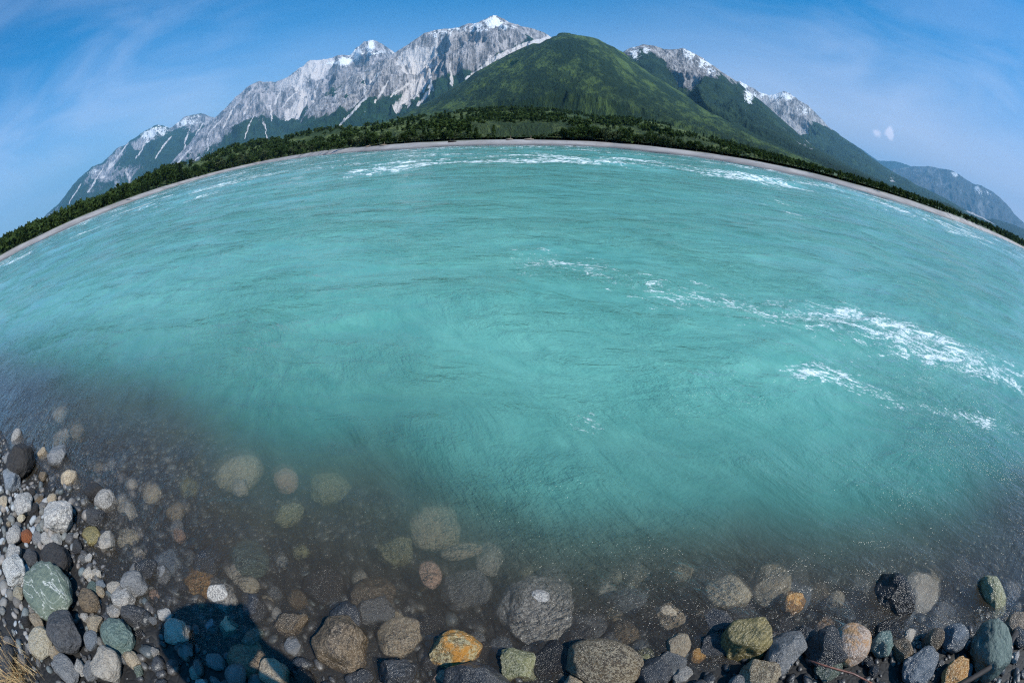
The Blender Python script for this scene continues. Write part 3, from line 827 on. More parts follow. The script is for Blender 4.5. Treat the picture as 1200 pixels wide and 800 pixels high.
# the rest of the wood: one mass over the bench and lower slopes
def wood_mass():
    rs = np.random.RandomState(77)
    tpl = []
    for kd in ('round', 'tall', 'spruce', 'round'):
        tpl.append(crown_np(kd, 90 + len(tpl), 10, 9, .11))
    Vs = []; Fs = []; Ts = []; off = 0
    # clumping field on the hill
    Z_, X_, Y_, T_ = hill['Z'], hill['X'], hill['Y'], hill['T']
    nt_, na_ = X_.shape
    cnt = 9000
    ii = rs.randint(0, 60, cnt); jj = rs.randint(0, na_, cnt)
    for q in range(cnt):
        i, j = ii[q], jj[q]
        x, y, z = X_[i, j], Y_[i, j], Z_[i, j]
        x += rs.normal() * 3; y += rs.normal() * 3
        a = math.degrees(math.atan2(x, y)); d = math.hypot(x, y)
        cl = float(fbm2(np.array([a * .35]), np.array([d / 60.]), 3, 61)[0])
        dens = 1.0 if (a < -46 or a > 26) else .85 if (i < 9 and a < -20) else (1.0 if cl > .58 else .04)
        if rs.rand() > dens: continue
        D = float(far_d(a))
        h = (1.7 + 2.4 * rs.rand()) * (d / 170) ** .6
        if a < -46: h *= 1.5
        if i > 40: h *= .7
        if a > 20:
            h *= .6
            if i > 30: continue
        v, f_, t_ = tpl[rs.randint(4)]
        s_ = h * (1.0 + .6 * rs.rand())
        c, sn_ = math.cos(q), math.sin(q)
        vv = np.stack([(v[:, 0] * c - v[:, 1] * sn_) * s_ + x, (v[:, 0] * sn_ + v[:, 1] * c) * s_ + y, v[:, 2] * h + z - .15 * h], -1)
        Vs.append(vv); Fs.append(f_ + off); Ts.append(np.clip(t_ * .6 + rs.rand() * .4, 0, 1)); off += len(v)
    me = np_mesh('woodland', np.concatenate(Vs), np.concatenate(Fs), smooth=False, attrs={'tint': np.concatenate(Ts)})
    tag(link('woodland', me, m_leaf), 'dark woodland covering the low hillside behind the treeline', 'woodland', kind='stuff')
wood_mass()

# ------------------------------------------------------------------ stones
def stone_material(name, ca, cb, cc, sp_scale=14, sp_lo=.49, sp_hi=.54, vein=0.0, band=0.0, lichen=None, pit=.5, contrast=.5):
    k = NM(name)
    oc = k.n('ShaderNodeTexCoord').outputs['Object']
    rnd = k.n('ShaderNodeObjectInfo').outputs['Random']
    off = k.n('ShaderNodeCombineXYZ', {0: k.math('MULTIPLY', rnd, 37.0), 1: k.math('MULTIPLY', rnd, 19.0), 2: 0.0}).outputs[0]
    v = k.n('ShaderNodeVectorMath', {0: oc, 1: off}, operation='ADD').outputs[0]
    pos = k.n('ShaderNodeNewGeometry').outputs['Position']
    big = k.noise(v, 1.6, 5, .6, .5)
    med = k.noise(v, 5, 6, .62)
    spn = k.noise(v, sp_scale, 3, .75)
    vorn = k.vor(v, sp_scale * 1.3, out='Color')
    vs_ = k.n('ShaderNodeSeparateColor', {'Color': vorn}).outputs[0]
    spk = k.math('ADD', k.math('MULTIPLY', spn, .6), k.math('MULTIPLY', vs_, .4))
    c = k.mix(k.mr(k.math('ADD', k.math('MULTIPLY', big, .5), k.math('MULTIPLY', med, .5)), .42, .58), ca, cb)
    c = k.mix(k.math('MULTIPLY', k.mr(spk, sp_lo, sp_hi), contrast), c, cc)
    dk = k.mr(k.noise(v, sp_scale * 1.7, 2, .6), .60, .68)
    c = k.mix(k.math('MULTIPLY', dk, .7 * contrast), c, (.02, .02, .022, 1))
    if band:
        wv = k.n('ShaderNodeTexWave', {'Vector': v, 'Scale': band, 'Distortion': 5.0, 'Detail': 4.0, 'Detail Scale': 1.2}).outputs['Fac']
        c = k.mix(k.math('MULTIPLY', k.mr(wv, .35, .75), .6), c, cc)
    if vein:
        vn = k.math('ABSOLUTE', k.math('SUBTRACT', k.noise(k.mapv(v, (1, .35, 1), (.3, .5, .4)), 1.7, 4, .5, .8), .5))
        c = k.mix(k.math('MULTIPLY', k.mr(vn, .012, .0), vein), c, (.50, .50, .46, 1))
    if lichen:
        c = k.mix(k.math('MULTIPLY', k.mr(k.noise(v, 1.3, 6, .65), .48, .58), .8), c, lichen)
    # water line: stones on the left bank are dry above it, those in front are splashed
    sp_ = k.n('ShaderNodeSeparateXYZ', {0: pos})
    lim = k.mr(sp_.outputs[0], -2.2, -1.0, .035, .16)
    wn_ = k.math('MULTIPLY', k.math('SUBTRACT', k.noise(pos, 9, 4, .6), .5), .10)
    wet = k.mr(k.math('SUBTRACT', k.math('ADD', sp_.outputs[2], wn_), lim), .012, -.012)
    val = k.mr(rnd, 0, 1, .75, 1.2)
    wv_ = k.math('MULTIPLY', val, k.mr(wet, 0, 1, 1.08, .80))
    c = k.mix(1.0, c, k.n('ShaderNodeCombineColor', {0: wv_, 1: wv_, 2: wv_}).outputs[0], 'MULTIPLY')
    rough = k.math('ADD', k.mr(wet, 0, 1, .66, .16), k.math('MULTIPLY', med, .10))
    h = k.math('ADD', k.math('MULTIPLY', med, .6), k.math('ADD', k.math('MULTIPLY', spn, .35 * pit), k.math('MULTIPLY', k.noise(v, 38, 3, .6), .05)))
    nb = k.bump(h, k.mr(wet, 0, 1, 1.0, .7), .05)
    return k.surf(k.bsdf(c, rough, nb, spec=.5))
SM = {
    'speckled': stone_material('speckled_granite', (.38, .35, .32, 1), (.22, .205, .19, 1), (.62, .58, .52, 1), 15, contrast=.85),
    'pale': stone_material('pale_stone', (.50, .44, .36, 1), (.36, .31, .25, 1), (.58, .53, .46, 1), 12, contrast=.4),
    'cream': stone_material('cream_stone', (.52, .45, .32, 1), (.40, .32, .20, 1), (.60, .55, .45, 1), 11, contrast=.5),
    'tan': stone_material('tan_stone', (.44, .34, .22, 1), (.28, .21, .14, 1), (.56, .48, .36, 1), 13, contrast=.55),
    'peach': stone_material('peach_stone', (.60, .38, .27, 1), (.50, .29, .19, 1), (.66, .50, .40, 1), 10, contrast=.35),
    'grey': stone_material('grey_stone', (.13, .13, .13, 1), (.19, .185, .18, 1), (.27, .265, .26, 1), 13, contrast=.5),
    'bluegrey': stone_material('blue_grey_stone', (.12, .14, .16, 1), (.20, .22, .24, 1), (.30, .31, .33, 1), 12, contrast=.4),
    'charcoal': stone_material('charcoal_stone', (.035, .035, .038, 1), (.06, .058, .06, 1), (.11, .11, .11, 1), 12, contrast=.45),
    'dark': stone_material('near_black_stone', (.022, .018, .016, 1), (.036, .030, .026, 1), (.055, .05, .045, 1), 12, contrast=.35),
    'brown': stone_material('brown_stone', (.17, .12, .07, 1), (.08, .06, .04, 1), (.30, .22, .14, 1), 12, contrast=.6),
    'olive': stone_material('olive_stone', (.20, .16, .06, 1), (.10, .09, .04, 1), (.34, .27, .12, 1), 12, band=2.2, contrast=.4),
    'green': stone_material('green_stone', (.085, .11, .085, 1), (.115, .14, .105, 1), (.17, .19, .15, 1), 9, vein=.85, contrast=.22, pit=.2),
    'teal': stone_material('teal_stone', (.08, .12, .105, 1), (.12, .17, .145, 1), (.24, .29, .25, 1), 9, contrast=.35, pit=.2),
    'yellowgreen': stone_material('yellow_green_stone', (.26, .25, .12, 1), (.16, .16, .08, 1), (.38, .36, .24, 1), 12, contrast=.7),
    'ochre': stone_material('ochre_stone', (.42, .20, .05, 1), (.28, .13, .04, 1), (.62, .42, .2, 1), 12, contrast=.6),
    'orange': stone_material('orange_stone', (.34, .10, .03, 1), (.24, .07, .025, 1), (.44, .18, .07, 1), 10, contrast=.3),
    'granitepink': stone_material('pink_granite', (.42, .29, .21, 1), (.34, .22, .15, 1), (.55, .46, .38, 1), 13, lichen=(.45, .24, .09, 1), contrast=.75),
    'golden': stone_material('golden_lichen_stone', (.46, .32, .13, 1), (.22, .16, .08, 1), (.64, .54, .30, 1), 10, lichen=(.70, .30, .04, 1), contrast=.8),
    'barnacle': stone_material('pitted_brown_stone', (.26, .19, .11, 1), (.14, .105, .07, 1), (.50, .41, .28, 1), 17, contrast=.95, pit=1.4),
    'schist': stone_material('banded_schist', (.30, .30, .28, 1), (.10, .10, .10, 1), (.62, .60, .56, 1), 12, band=3.5, contrast=.4),
}
def stone_mesh(seed, sub=4, shape='round', name='stone'):
    rs = np.random.RandomState(seed)
    bm = bmesh.new(); bmesh.ops.create_icosphere(bm, subdivisions=sub, radius=1.0)
    P = np.array([v.co[:] for v in bm.verts])
    n = P.copy()
    cuts = {'round': 9, 'angular': 15, 'slab': 9, 'egg': 4}[shape]
    for i in range(cuts):
        d = rs.normal(size=3)
        if shape == 'slab' and i < 2: d = np.array([0.1 * rs.normal(), .1 * rs.normal(), 1 - 2 * i])
        d /= np.linalg.norm(d)
        o = rs.uniform(.72, .92) if shape != 'angular' else rs.uniform(.60, .86)
        if shape == 'slab' and i < 2: o = .62
        ex = np.maximum(P @ d - o, 0)
        P = P - (ex * (.88 if shape in ('angular', 'slab') else .85))[:, None] * d
    lo = (fbm3(P, 1.1, 2, .5, seed * 3.1) - .5)
    mi = (fbm3(P, 3.5, 3, .55, seed * 1.7) - .5)
    P = P * (1 + (lo * (.42 if shape != 'egg' else .18) + mi * (.17 if shape != 'egg' else .05)))[:, None]
    mx = np.abs(P).max(0); P = P / mx
    for v, p in zip(bm.verts, P): v.co = p
    me = bpy.data.meshes.new(name); bm.to_mesh(me); bm.free()
    me.polygons.foreach_set('use_smooth', [True] * len(me.polygons))
    return me
def proj(p):
    d = np.array(p, float) - np.array([0, 0, EYE]); d /= np.linalg.norm(d)
    th = math.acos(max(-1, min(1, float(d @ _f)))); r = 2 * FPX * math.sin(th / 2)
    a, b = float(d @ _rt), float(d @ _up); q = math.hypot(a, b) + 1e-9
    return 600 + r * a / q, 400 - r * b / q
def bed_hit(px, py, lift=0.0):
    d = unproj([(px, py)])[0]; z = 0.0
    for _ in range(12):
        t = (z - EYE) / d[2]; x, y = d[0] * t, d[1] * t
        z = z * .4 + .6 * (float(ground_z(np.array([x]), np.array([y]))[0]) + lift)
    t = (z - EYE) / d[2]
    return d[0] * t, d[1] * t, z - lift, t
heroes = []
def hero(px, py, w, h, kind, label, cat='stone', shape='round', flat=.62, rot=None, sink=.25, sub=None, top=None, name='stone'):
    lift = 0.05
    for _ in range(3):
        if top is None: x, y, z, t = bed_hit(px, py, lift)
        else:
            dd = unproj([(px, py)])[0]; t = (top - .5 * lift - EYE) / dd[2]; x, y = dd[0] * t, dd[1] * t; z = top - lift
        dist = t
        W_, H_ = w / 535 * dist, h / 520 * dist
        # image direction of the level line across the view
        ax, ay = x / math.hypot(x, y), y / math.hypot(x, y)
        q0 = proj((x, y, z)); q1 = proj((x + ay * .05, y - ax * .05, z))
        qx, qy = q1[0] - q0[0], q1[1] - q0[1]; ql = math.hypot(qx, qy); qx /= ql; qy /= ql
        a = math.hypot(W_ * qx, H_ * qy) / 2
        s_ = math.hypot(W_ * qy, H_ * qx) / 2
        phi = math.asin(EYE / max(dist, EYE))
        # s_^2 = (b sin)^2 + (c cos)^2 with c = flat*b
        b = s_ / math.sqrt(math.sin(phi) ** 2 + (flat * math.cos(phi)) ** 2)
        b = min(b, 1.9 * a); c = flat * min(a, b) * (1.0 if shape != 'slab' else .9)
        lift = c * (1 - sink)
    me = stone_mesh(int(px * 7 + py * 3), sub or (5 if max(w, h) > 36 else 4), shape)
    me.materials.append(SM[kind])
    o = link(name, me)
    zc = z + c * (1 - sink)
    if top is not None: zc = top - c
    o.location = (x, y, zc)
    yaw = -math.atan2(ax, ay) + (rot or 0)
    o.rotation_euler = (random.uniform(-.12, .12), random.uniform(-.12, .12), yaw)
    o.scale = (a * 1.12, b * 1.12, c * 1.08)
    tag(o, label, cat, None)
    heroes.append((px, py, x, y, max(a, b), label, kind))
    return o
H = hero
# dry bank on the left
H(23, 541, 44, 42, 'dark', 'big near-black boulder at the water edge, topmost stone of the left bank', 'boulder', 'angular', .8)
H(13, 562, 24, 30, 'bluegrey', 'smooth pale pinkish-grey stone leaning against the near-black boulder', shape='slab', flat=.7)
H(4, 588, 14, 16, 'tan', 'small tan stone below the smooth pale pinkish-grey stone')
H(28, 591, 34, 24, 'speckled', 'light grey granite cobble directly above the big pitted granite boulder', 'cobble')
H(67, 604, 47, 37, 'speckled', 'big pale speckled pitted granite boulder at the water edge', 'boulder', 'round', .75)
H(25, 606, 15, 12, 'cream', 'small cream wedge-shaped pebble beside a black stone', 'pebble', 'angular')
H(38, 598, 16, 22, 'dark', 'small black stone left of the pitted granite boulder', shape='angular')
H(16, 627, 20, 26, 'speckled', 'oval salt-and-pepper cobble beside the rust-orange pebble', 'cobble', 'egg')
H(31, 628, 9, 19, 'orange', 'rust-orange elongated pebble standing out among grey stones', 'pebble', 'egg')
H(43, 631, 13, 18, 'grey', 'small grey-brown cobble right of the rust-orange pebble', 'cobble', 'round')
H(54, 631, 12, 15, 'speckled', 'small round speckled pebble under the pitted granite boulder', 'pebble')
H(66, 632, 13, 18, 'schist', 'small black-and-white flecked cobble under the pitted granite boulder', 'cobble', 'angular')
H(16, 649, 28, 24, 'speckled', 'coarse speckled grey cobble above the banded schist stone', 'cobble')
H(107, 627, 14, 27, 'olive', 'flat olive-brown oval stone standing in the water edge', shape='slab', flat=.5)
H(66, 655, 48, 28, 'dark', 'smooth low black boulder above the big green slab', 'boulder', 'slab', .6)
H(36, 655, 17, 22, 'charcoal', 'dark grey cobble left of the smooth low black boulder', 'cobble')
H(57, 692, 64, 60, 'green', 'large flat grey-green slab with pale veins', 'stone slab', 'slab', .5, sub=5)
H(44, 670, 14, 10, 'pale', 'small whitish pebble on the top edge of the green slab', 'pebble', 'angular')
H(17, 668, 26, 40, 'schist', 'banded black and white schist stone left of the green slab', shape='angular')
H(22, 695, 14, 17, 'cream', 'small cream stone against the left side of the green slab')
H(76, 742, 50, 48, 'charcoal', 'large charcoal boulder just below the green slab', 'boulder', 'round', .7, sub=5)
H(43, 727, 22, 16, 'tan', 'tan stone squeezed between the green slab and the charcoal boulder')
H(47, 753, 24, 38, 'cream', 'elongated cream and brown stone left of the charcoal boulder', shape='egg')
H(111, 729, 18, 26, 'tan', 'mottled tan stone right of the charcoal boulder', shape='angular')
H(107, 750, 14, 26, 'bluegrey', 'narrow blue-grey stone right of the charcoal boulder', shape='egg')
H(77, 786, 36, 32, 'grey', 'ribbed dark grey stone below the charcoal boulder', shape='angular')
H(138, 744, 42, 40, 'teal', 'dark teal boulder at the rim of the photographer shadow', 'boulder')
H(106, 786, 20, 24, 'grey', 'grey stone right of the ribbed dark grey stone')
H(6, 776, 24, 44, 'charcoal', 'long dark stone in the bottom left corner', shape='egg', flat=.5)
H(104, 703, 26, 28, 'brown', 'dark brown wet cobble right of the green slab', 'cobble')
for px, py, s, kd, lb in [(104, 672, 14, 'pale', 'wet whitish pebble uppermost in the glistening strip by the green slab'), (118, 684, 12, 'bluegrey', 'wet blue-grey pebble in the glistening strip by the green slab'), (109, 690, 15, 'teal', 'wet greenish pebble in the glistening strip by the green slab'),
                          (117, 693, 12, 'tan', 'wet tan pebble in the glistening strip by the green slab'), (134, 688, 18, 'pale', 'wet white flecked stone on the far side of the glistening strip'), (134, 716, 18, 'speckled', 'wet speckled grey-green stone above the teal boulder'), (90, 640, 16, 'charcoal', 'dark wet pebble between olive oval stone and low black boulder')]:
    H(px, py, s, s, kd, lb, 'pebble', 'angular')
# under water, left
H(146, 596, 24, 36, 'pale', 'pale pinkish lobed stone under water above a yellowish one', shape='round', top=-.05)
H(147, 628, 36, 28, 'cream', 'pale yellowish stone just under water, lower of the two lobed pale stones', top=-.015)
H(160, 648, 24, 20, 'pale', 'whitish knobbly stone under water below the pale yellowish stone', shape='angular', top=-.012)
H(176, 576, 28, 22, 'tan', 'tan stone under water above the lobed pale stones', top=-.08)
H(153, 565, 13, 17, 'pale', 'small pale stone under water by the left bank', top=-.05)
H(205, 597, 26, 22, 'tan', 'light brown stone under water right of the lobed pale stones', top=-.07)
H(220, 568, 26, 24, 'yellowgreen', 'dull greenish stone under deeper water left of the long pale-green stone', top=-.13)
H(194, 659, 50, 28, 'bluegrey', 'broad grey-blue stone under water left of the ochre stone', shape='slab', top=-.03)
H(231, 680, 34, 42, 'ochre', 'ochre yellow stone under water by the photographer shadow', top=-.025)
H(252, 684, 18, 18, 'grey', 'small grey stone under water touching the ochre stone', top=-.04)
H(288, 650, 48, 40, 'teal', 'green rounded boulder under water above the photographer shadow', 'boulder', 'egg', top=-.06)
H(290, 683, 24, 20, 'cream', 'small cream stone under water below the green rounded boulder', top=-.03)
H(209, 626, 11, 19, 'peach', 'small peach-coloured sliver stone under shallow water', 'pebble', 'egg', top=-.05)
H(180, 697, 10, 17, 'peach', 'small peach pebble under water near the dark teal boulder', 'pebble', 'egg', top=-.02)
H(277, 547, 62, 32, 'cream', 'long pale-green two-lobed stone under deeper water', shape='egg', top=-.15)
H(333, 560, 30, 30, 'peach', 'pale tan stone under water, right of the long pale-green stone', top=-.14)
H(382, 566, 52, 36, 'yellowgreen', 'faint olive-green boulder under deeper water', 'boulder', top=-.19)
H(70, 482, 24, 20, 'pale', 'faint pale stone farthest out under the water on the left', top=-.09)
H(88, 505, 26, 18, 'tan', 'faint tan stone under the water left, second farthest out', top=-.09)
H(116, 548, 20, 18, 'tan', 'brown stone under streaky water above the small pale stone', top=-.07)
H(108, 571, 18, 20, 'peach', 'reddish stone under streaky water beside the granite boulder', top=-.05)
H(280, 568, 22, 20, 'pale', 'small pale smudge of a stone below the long pale-green stone', top=-.14)
# under water, centre
H(510, 613, 56, 48, 'tan', 'large tan stone showing faintly under water, farthest out in the middle', 'boulder', top=-.17)
H(462, 643, 42, 34, 'yellowgreen', 'yellow-green rugged stone under water left of the peach stone', shape='angular', top=-.07)
H(503, 671, 25, 35, 'peach', 'bright peach oval stone under shallow water', shape='egg', top=-.035)
H(541, 644, 46, 18, 'tan', 'long narrow tan stone under water above and right of the peach stone', shape='egg', top=-.10)
H(574, 652, 30, 46, 'pale', 'pale dim boulder under water left of the big speckled boulder', 'boulder', top=-.12)
H(545, 688, 60, 46, 'grey', 'broad grey stone under water below and right of the peach stone', shape='slab', top=-.06)
H(436, 692, 56, 46, 'brown', 'brown-grey boulder under water below the yellow-green rugged stone', 'boulder', 'angular', top=-.03)
H(338, 600, 40, 20, 'yellowgreen', 'dim olive stone under water above the green rounded boulder', top=-.13)
H(352, 644, 22, 18, 'yellowgreen', 'small dim green stone under water right of the green rounded boulder', top=-.11)
H(438, 712, 46, 30, 'grey', 'grey shelf-like stone under water above the brown rocky boulder', shape='slab', top=-.015)
H(629, 706, 86, 88, 'speckled', 'biggest speckled grey-tan boulder, just under the water surface', 'boulder', 'round', .62, sub=6, top=.0)
H(690, 730, 46, 34, 'grey', 'dim grey stone under water right of the biggest speckled boulder', top=-.05)
H(732, 742, 34, 30, 'brown', 'dim brown stone under water above the pitted brown boulder', top=-.04)
H(736, 700, 40, 30, 'bluegrey', 'dim bluish stone under water between the big speckled and the cream boulders', top=-.12)
H(801, 668, 26, 22, 'tan', 'dim tan stone under deeper water above the tan stone', top=-.13)
# along the bottom
H(400, 754, 62, 66, 'brown', 'brown wet rocky boulder at the edge of the photographer shadow', 'boulder', 'angular', .8, sub=5)
H(340, 728, 46, 22, 'brown', 'low wet brown ledge stone on the rim of the photographer shadow', shape='angular', top=.03)
H(290, 770, 50, 56, 'brown', 'brown boulder lying inside the photographer shadow', 'boulder', top=.03)
H(466, 790, 48, 40, 'charcoal', 'peaked dark grey stone on the bottom edge left of the golden stone', shape='angular', flat=1.1)
H(425, 794, 30, 18, 'charcoal', 'small black glistening stone between brown boulder and peaked stone', shape='angular')
H(532, 764, 60, 48, 'golden', 'golden-orange lichen-stained boulder on the bottom edge', 'boulder', 'round', .85, sub=5)
H(520, 795, 28, 20, 'peach', 'small pinkish stone under the golden-orange boulder')
H(558, 752, 22, 22, 'grey', 'grey stone tucked behind the golden-orange boulder')
H(588, 758, 26, 28, 'bluegrey', 'wet blue-grey stone above the green-grey speckled stone')
H(606, 779, 48, 42, 'yellowgreen', 'green-grey speckled wet stone left of the pitted brown boulder', shape='angular', flat=.8)
H(707, 778, 84, 56, 'barnacle', 'rounded pitted brown boulder in the middle of the bottom edge', 'boulder', 'egg', .8, sub=6)
H(754, 772, 24, 28, 'yellowgreen', 'small yellow-green stone touching the pitted brown boulder')
H(786, 719, 38, 26, 'tan', 'tan stone at the water surface left of the cream boulder', top=.005)
H(818, 768, 18, 20, 'ochre', 'small orange stone left of the olive boulder', 'pebble')
H(790, 776, 36, 20, 'grey', 'wet grey stone left of the small orange stone')
H(875, 748, 60, 58, 'olive', 'banded olive-brown boulder below the cream boulders', 'boulder', 'round', .8, sub=5)
H(891, 789, 52, 36, 'barnacle', 'speckled grey-brown boulder on the bottom edge below the olive boulder', 'boulder', 'round', .8, sub=5)
H(854, 690, 60, 38, 'cream', 'left one of two big cream boulders just under water', 'boulder', top=-.02)
H(905, 681, 58, 40, 'cream', 'right one of two big cream boulders just under water', 'boulder', 'egg', top=-.02)
H(931, 703, 32, 22, 'ochre', 'ochre stone at the foot of the cream boulders', top=.01)
H(981, 701, 22, 18, 'cream', 'small cream stone between ochre stone and the dark boulder', top=0)
H(965, 734, 20, 26, 'granitepink', 'small pinkish speckled stone left of the pink granite egg', shape='egg')
H(996, 755, 42, 52, 'granitepink', 'egg-shaped pink granite stone with rusty flecks', shape='egg', flat=.85, sub=5)
H(1034, 755, 32, 30, 'teal', 'angular green-grey stone right of the pink granite egg', shape='angular', flat=.8)
H(1046, 705, 54, 68, 'dark', 'tall dark wet boulder with mossy right edge', 'boulder', 'angular', .95, sub=5)
H(1082, 690, 56, 54, 'pale', 'pale pinkish slab under water right of the dark boulder', 'stone slab', 'slab', .5, sub=5, top=-.03)
H(1106, 728, 36, 50, 'grey', 'grey stone under water below the pale pinkish slab', shape='slab', top=-.03)
H(1065, 746, 18, 16, 'pale', 'small pale stone below the tall dark boulder', 'pebble', 'angular')
H(970, 784, 24, 30, 'green', 'dark green pointed stone below the pink granite egg', shape='angular')
H(1080, 782, 52, 38, 'bluegrey', 'wet silvery-grey glinting stone on the bottom edge', shape='angular', sub=5)
H(1120, 790, 44, 32, 'ochre', 'ochre-brown stone on the bottom edge right of the silvery stone')
H(1160, 762, 46, 66, 'teal', 'tall grey-green slab in the bottom right corner', 'stone slab', 'slab', .8, sub=5)
H(1162, 700, 24, 60, 'yellowgreen', 'narrow yellow-green ridge stone at the right above the grey-green slab', shape='angular', flat=.9)
H(1190, 732, 24, 28, 'brown', 'round dark brown knob stone above the driftwood stick at the right edge')
H(1186, 690, 26, 40, 'grey', 'grey-brown stone under water at the right edge', top=-.03)
H(945, 748, 34, 30, 'charcoal', 'black glistening stone between olive boulder and pink granite egg', shape='angular')
H(918, 735, 26, 22, 'charcoal', 'black wet stone right behind the olive boulder', shape='angular')
H(1000, 712, 34, 28, 'charcoal', 'charcoal wet stone between cream boulders and the tall dark boulder', shape='angular')
H(840, 725, 40, 24, 'charcoal', 'black wet stone at the foot of the left cream boulder', shape='angular', top=.02)

# ---- ordinary cobbles between them: eight shapes, copied
bases = [stone_mesh(900 + i, 4, ['angular', 'angular', 'round', 'egg', 'slab', 'angular', 'round', 'slab'][i]) for i in range(8)]
KINDS = {'charcoal': 'charcoal', 'grey': 'grey', 'dark': 'black', 'speckled': 'speckled', 'tan': 'tan', 'bluegrey': 'blue-grey', 'brown': 'brown', 'green': 'green', 'pale': 'pale'}
variants = {}
for kd in KINDS:
    variants[kd] = []
    for b in bases:
        c = b.copy(); c.materials.append(SM[kd]); variants[kd].append(c)
rs = np.random.RandomState(4)
placed = []; labels_used = {}
short = {}
for hh in heroes: short[hh[5]] = hh[5]
def nick(label):
    for cut in (' at the ', ' under ', ' leaning', ' below', ' directly', ' beside', ' standing', ' above', ' squeezed', ' right of', ' left of', ' just ', ' on the', ' in the', ' with', ' among', ' lying', ' between', ' touching', ' against', ' showing', ' farthest', ' tucked', ',', ' inside', ' behind', ' left', ' right one', ' topmost'):
        i = label.find(cut)
        if i > 8: label = label[:i]
    return label
n_fill = 0; tries = 0
while n_fill < 185 and tries < 20000:
    tries += 1
    px = rs.uniform(-8, 1206); py = rs.uniform(500, 806)
    if px > 150 and py < 610 and rs.rand() < .8: continue
    x, y, z, t = bed_hit(px, py, .02)
    dn_ = y - float(near_y(x))
    if dn_ > .80 or x < -6 or x > 4: continue
    if px > 150 and py < 650 and rs.rand() < .6: continue
    dry = dn_ < -.03
    r_ = float(np.exp(rs.normal(math.log(.070 if not dry else .036), .38))) * (1 if px > 150 else 1.15)
    r_ = min(r_, .14)
    if any(math.hypot(x - a[2], y - a[3]) < .56 * (a[4] + r_) for a in heroes): continue
    if any(math.hypot(x - a[0], y - a[1]) < .60 * (a[2] + r_) for a in placed): continue
    wts = [.17, .14, .13, .15, .14, .05, .13, .03, .06] if not dry else [.15, .17, .07, .26, .1, .12, .04, .03, .06]
    kd = list(KINDS)[rs.choice(9, p=wts)]
    vi = rs.randint(8)
    o = bpy.data.objects.new('cobble', variants[kd][vi]); C.objects.link(o)
    c_ = r_ * rs.uniform(.5, .85)
    o.scale = (r_, r_ * rs.uniform(.65, .95), c_)
    o.location = (x, y, z + c_ * .55); o.rotation_euler = (rs.normal() * .25, rs.normal() * .25, rs.rand() * 6.28)
    hn = min(heroes, key=lambda a: math.hypot(px - a[0], py - a[1]))
    dx, dy = px - hn[0], py - hn[1]
    rel = ('right of' if dx > 0 else 'left of') if abs(dx) > abs(dy) else ('below' if dy > 0 else 'above')
    size = 'small' if r_ < .04 else ('large' if r_ > .065 else 'mid-sized')
    where = 'dry' if dry else ('submerged' if z + c_ < 0 else 'wet')
    lab = '%s %s %s cobble %s the %s' % (size, where, KINDS[kd], rel, nick(hn[5]))
    wds = lab.split()
    if len(wds) > 16: lab = ' '.join(wds[:16])
    tag(o, lab, 'cobble', 'loose cobbles on the dry left bank' if dry and x < -1 else ('cobbles lying under the shallow water' if where == 'submerged' else 'wet cobbles along the water edge'))
    placed.append((x, y, r_)); n_fill += 1

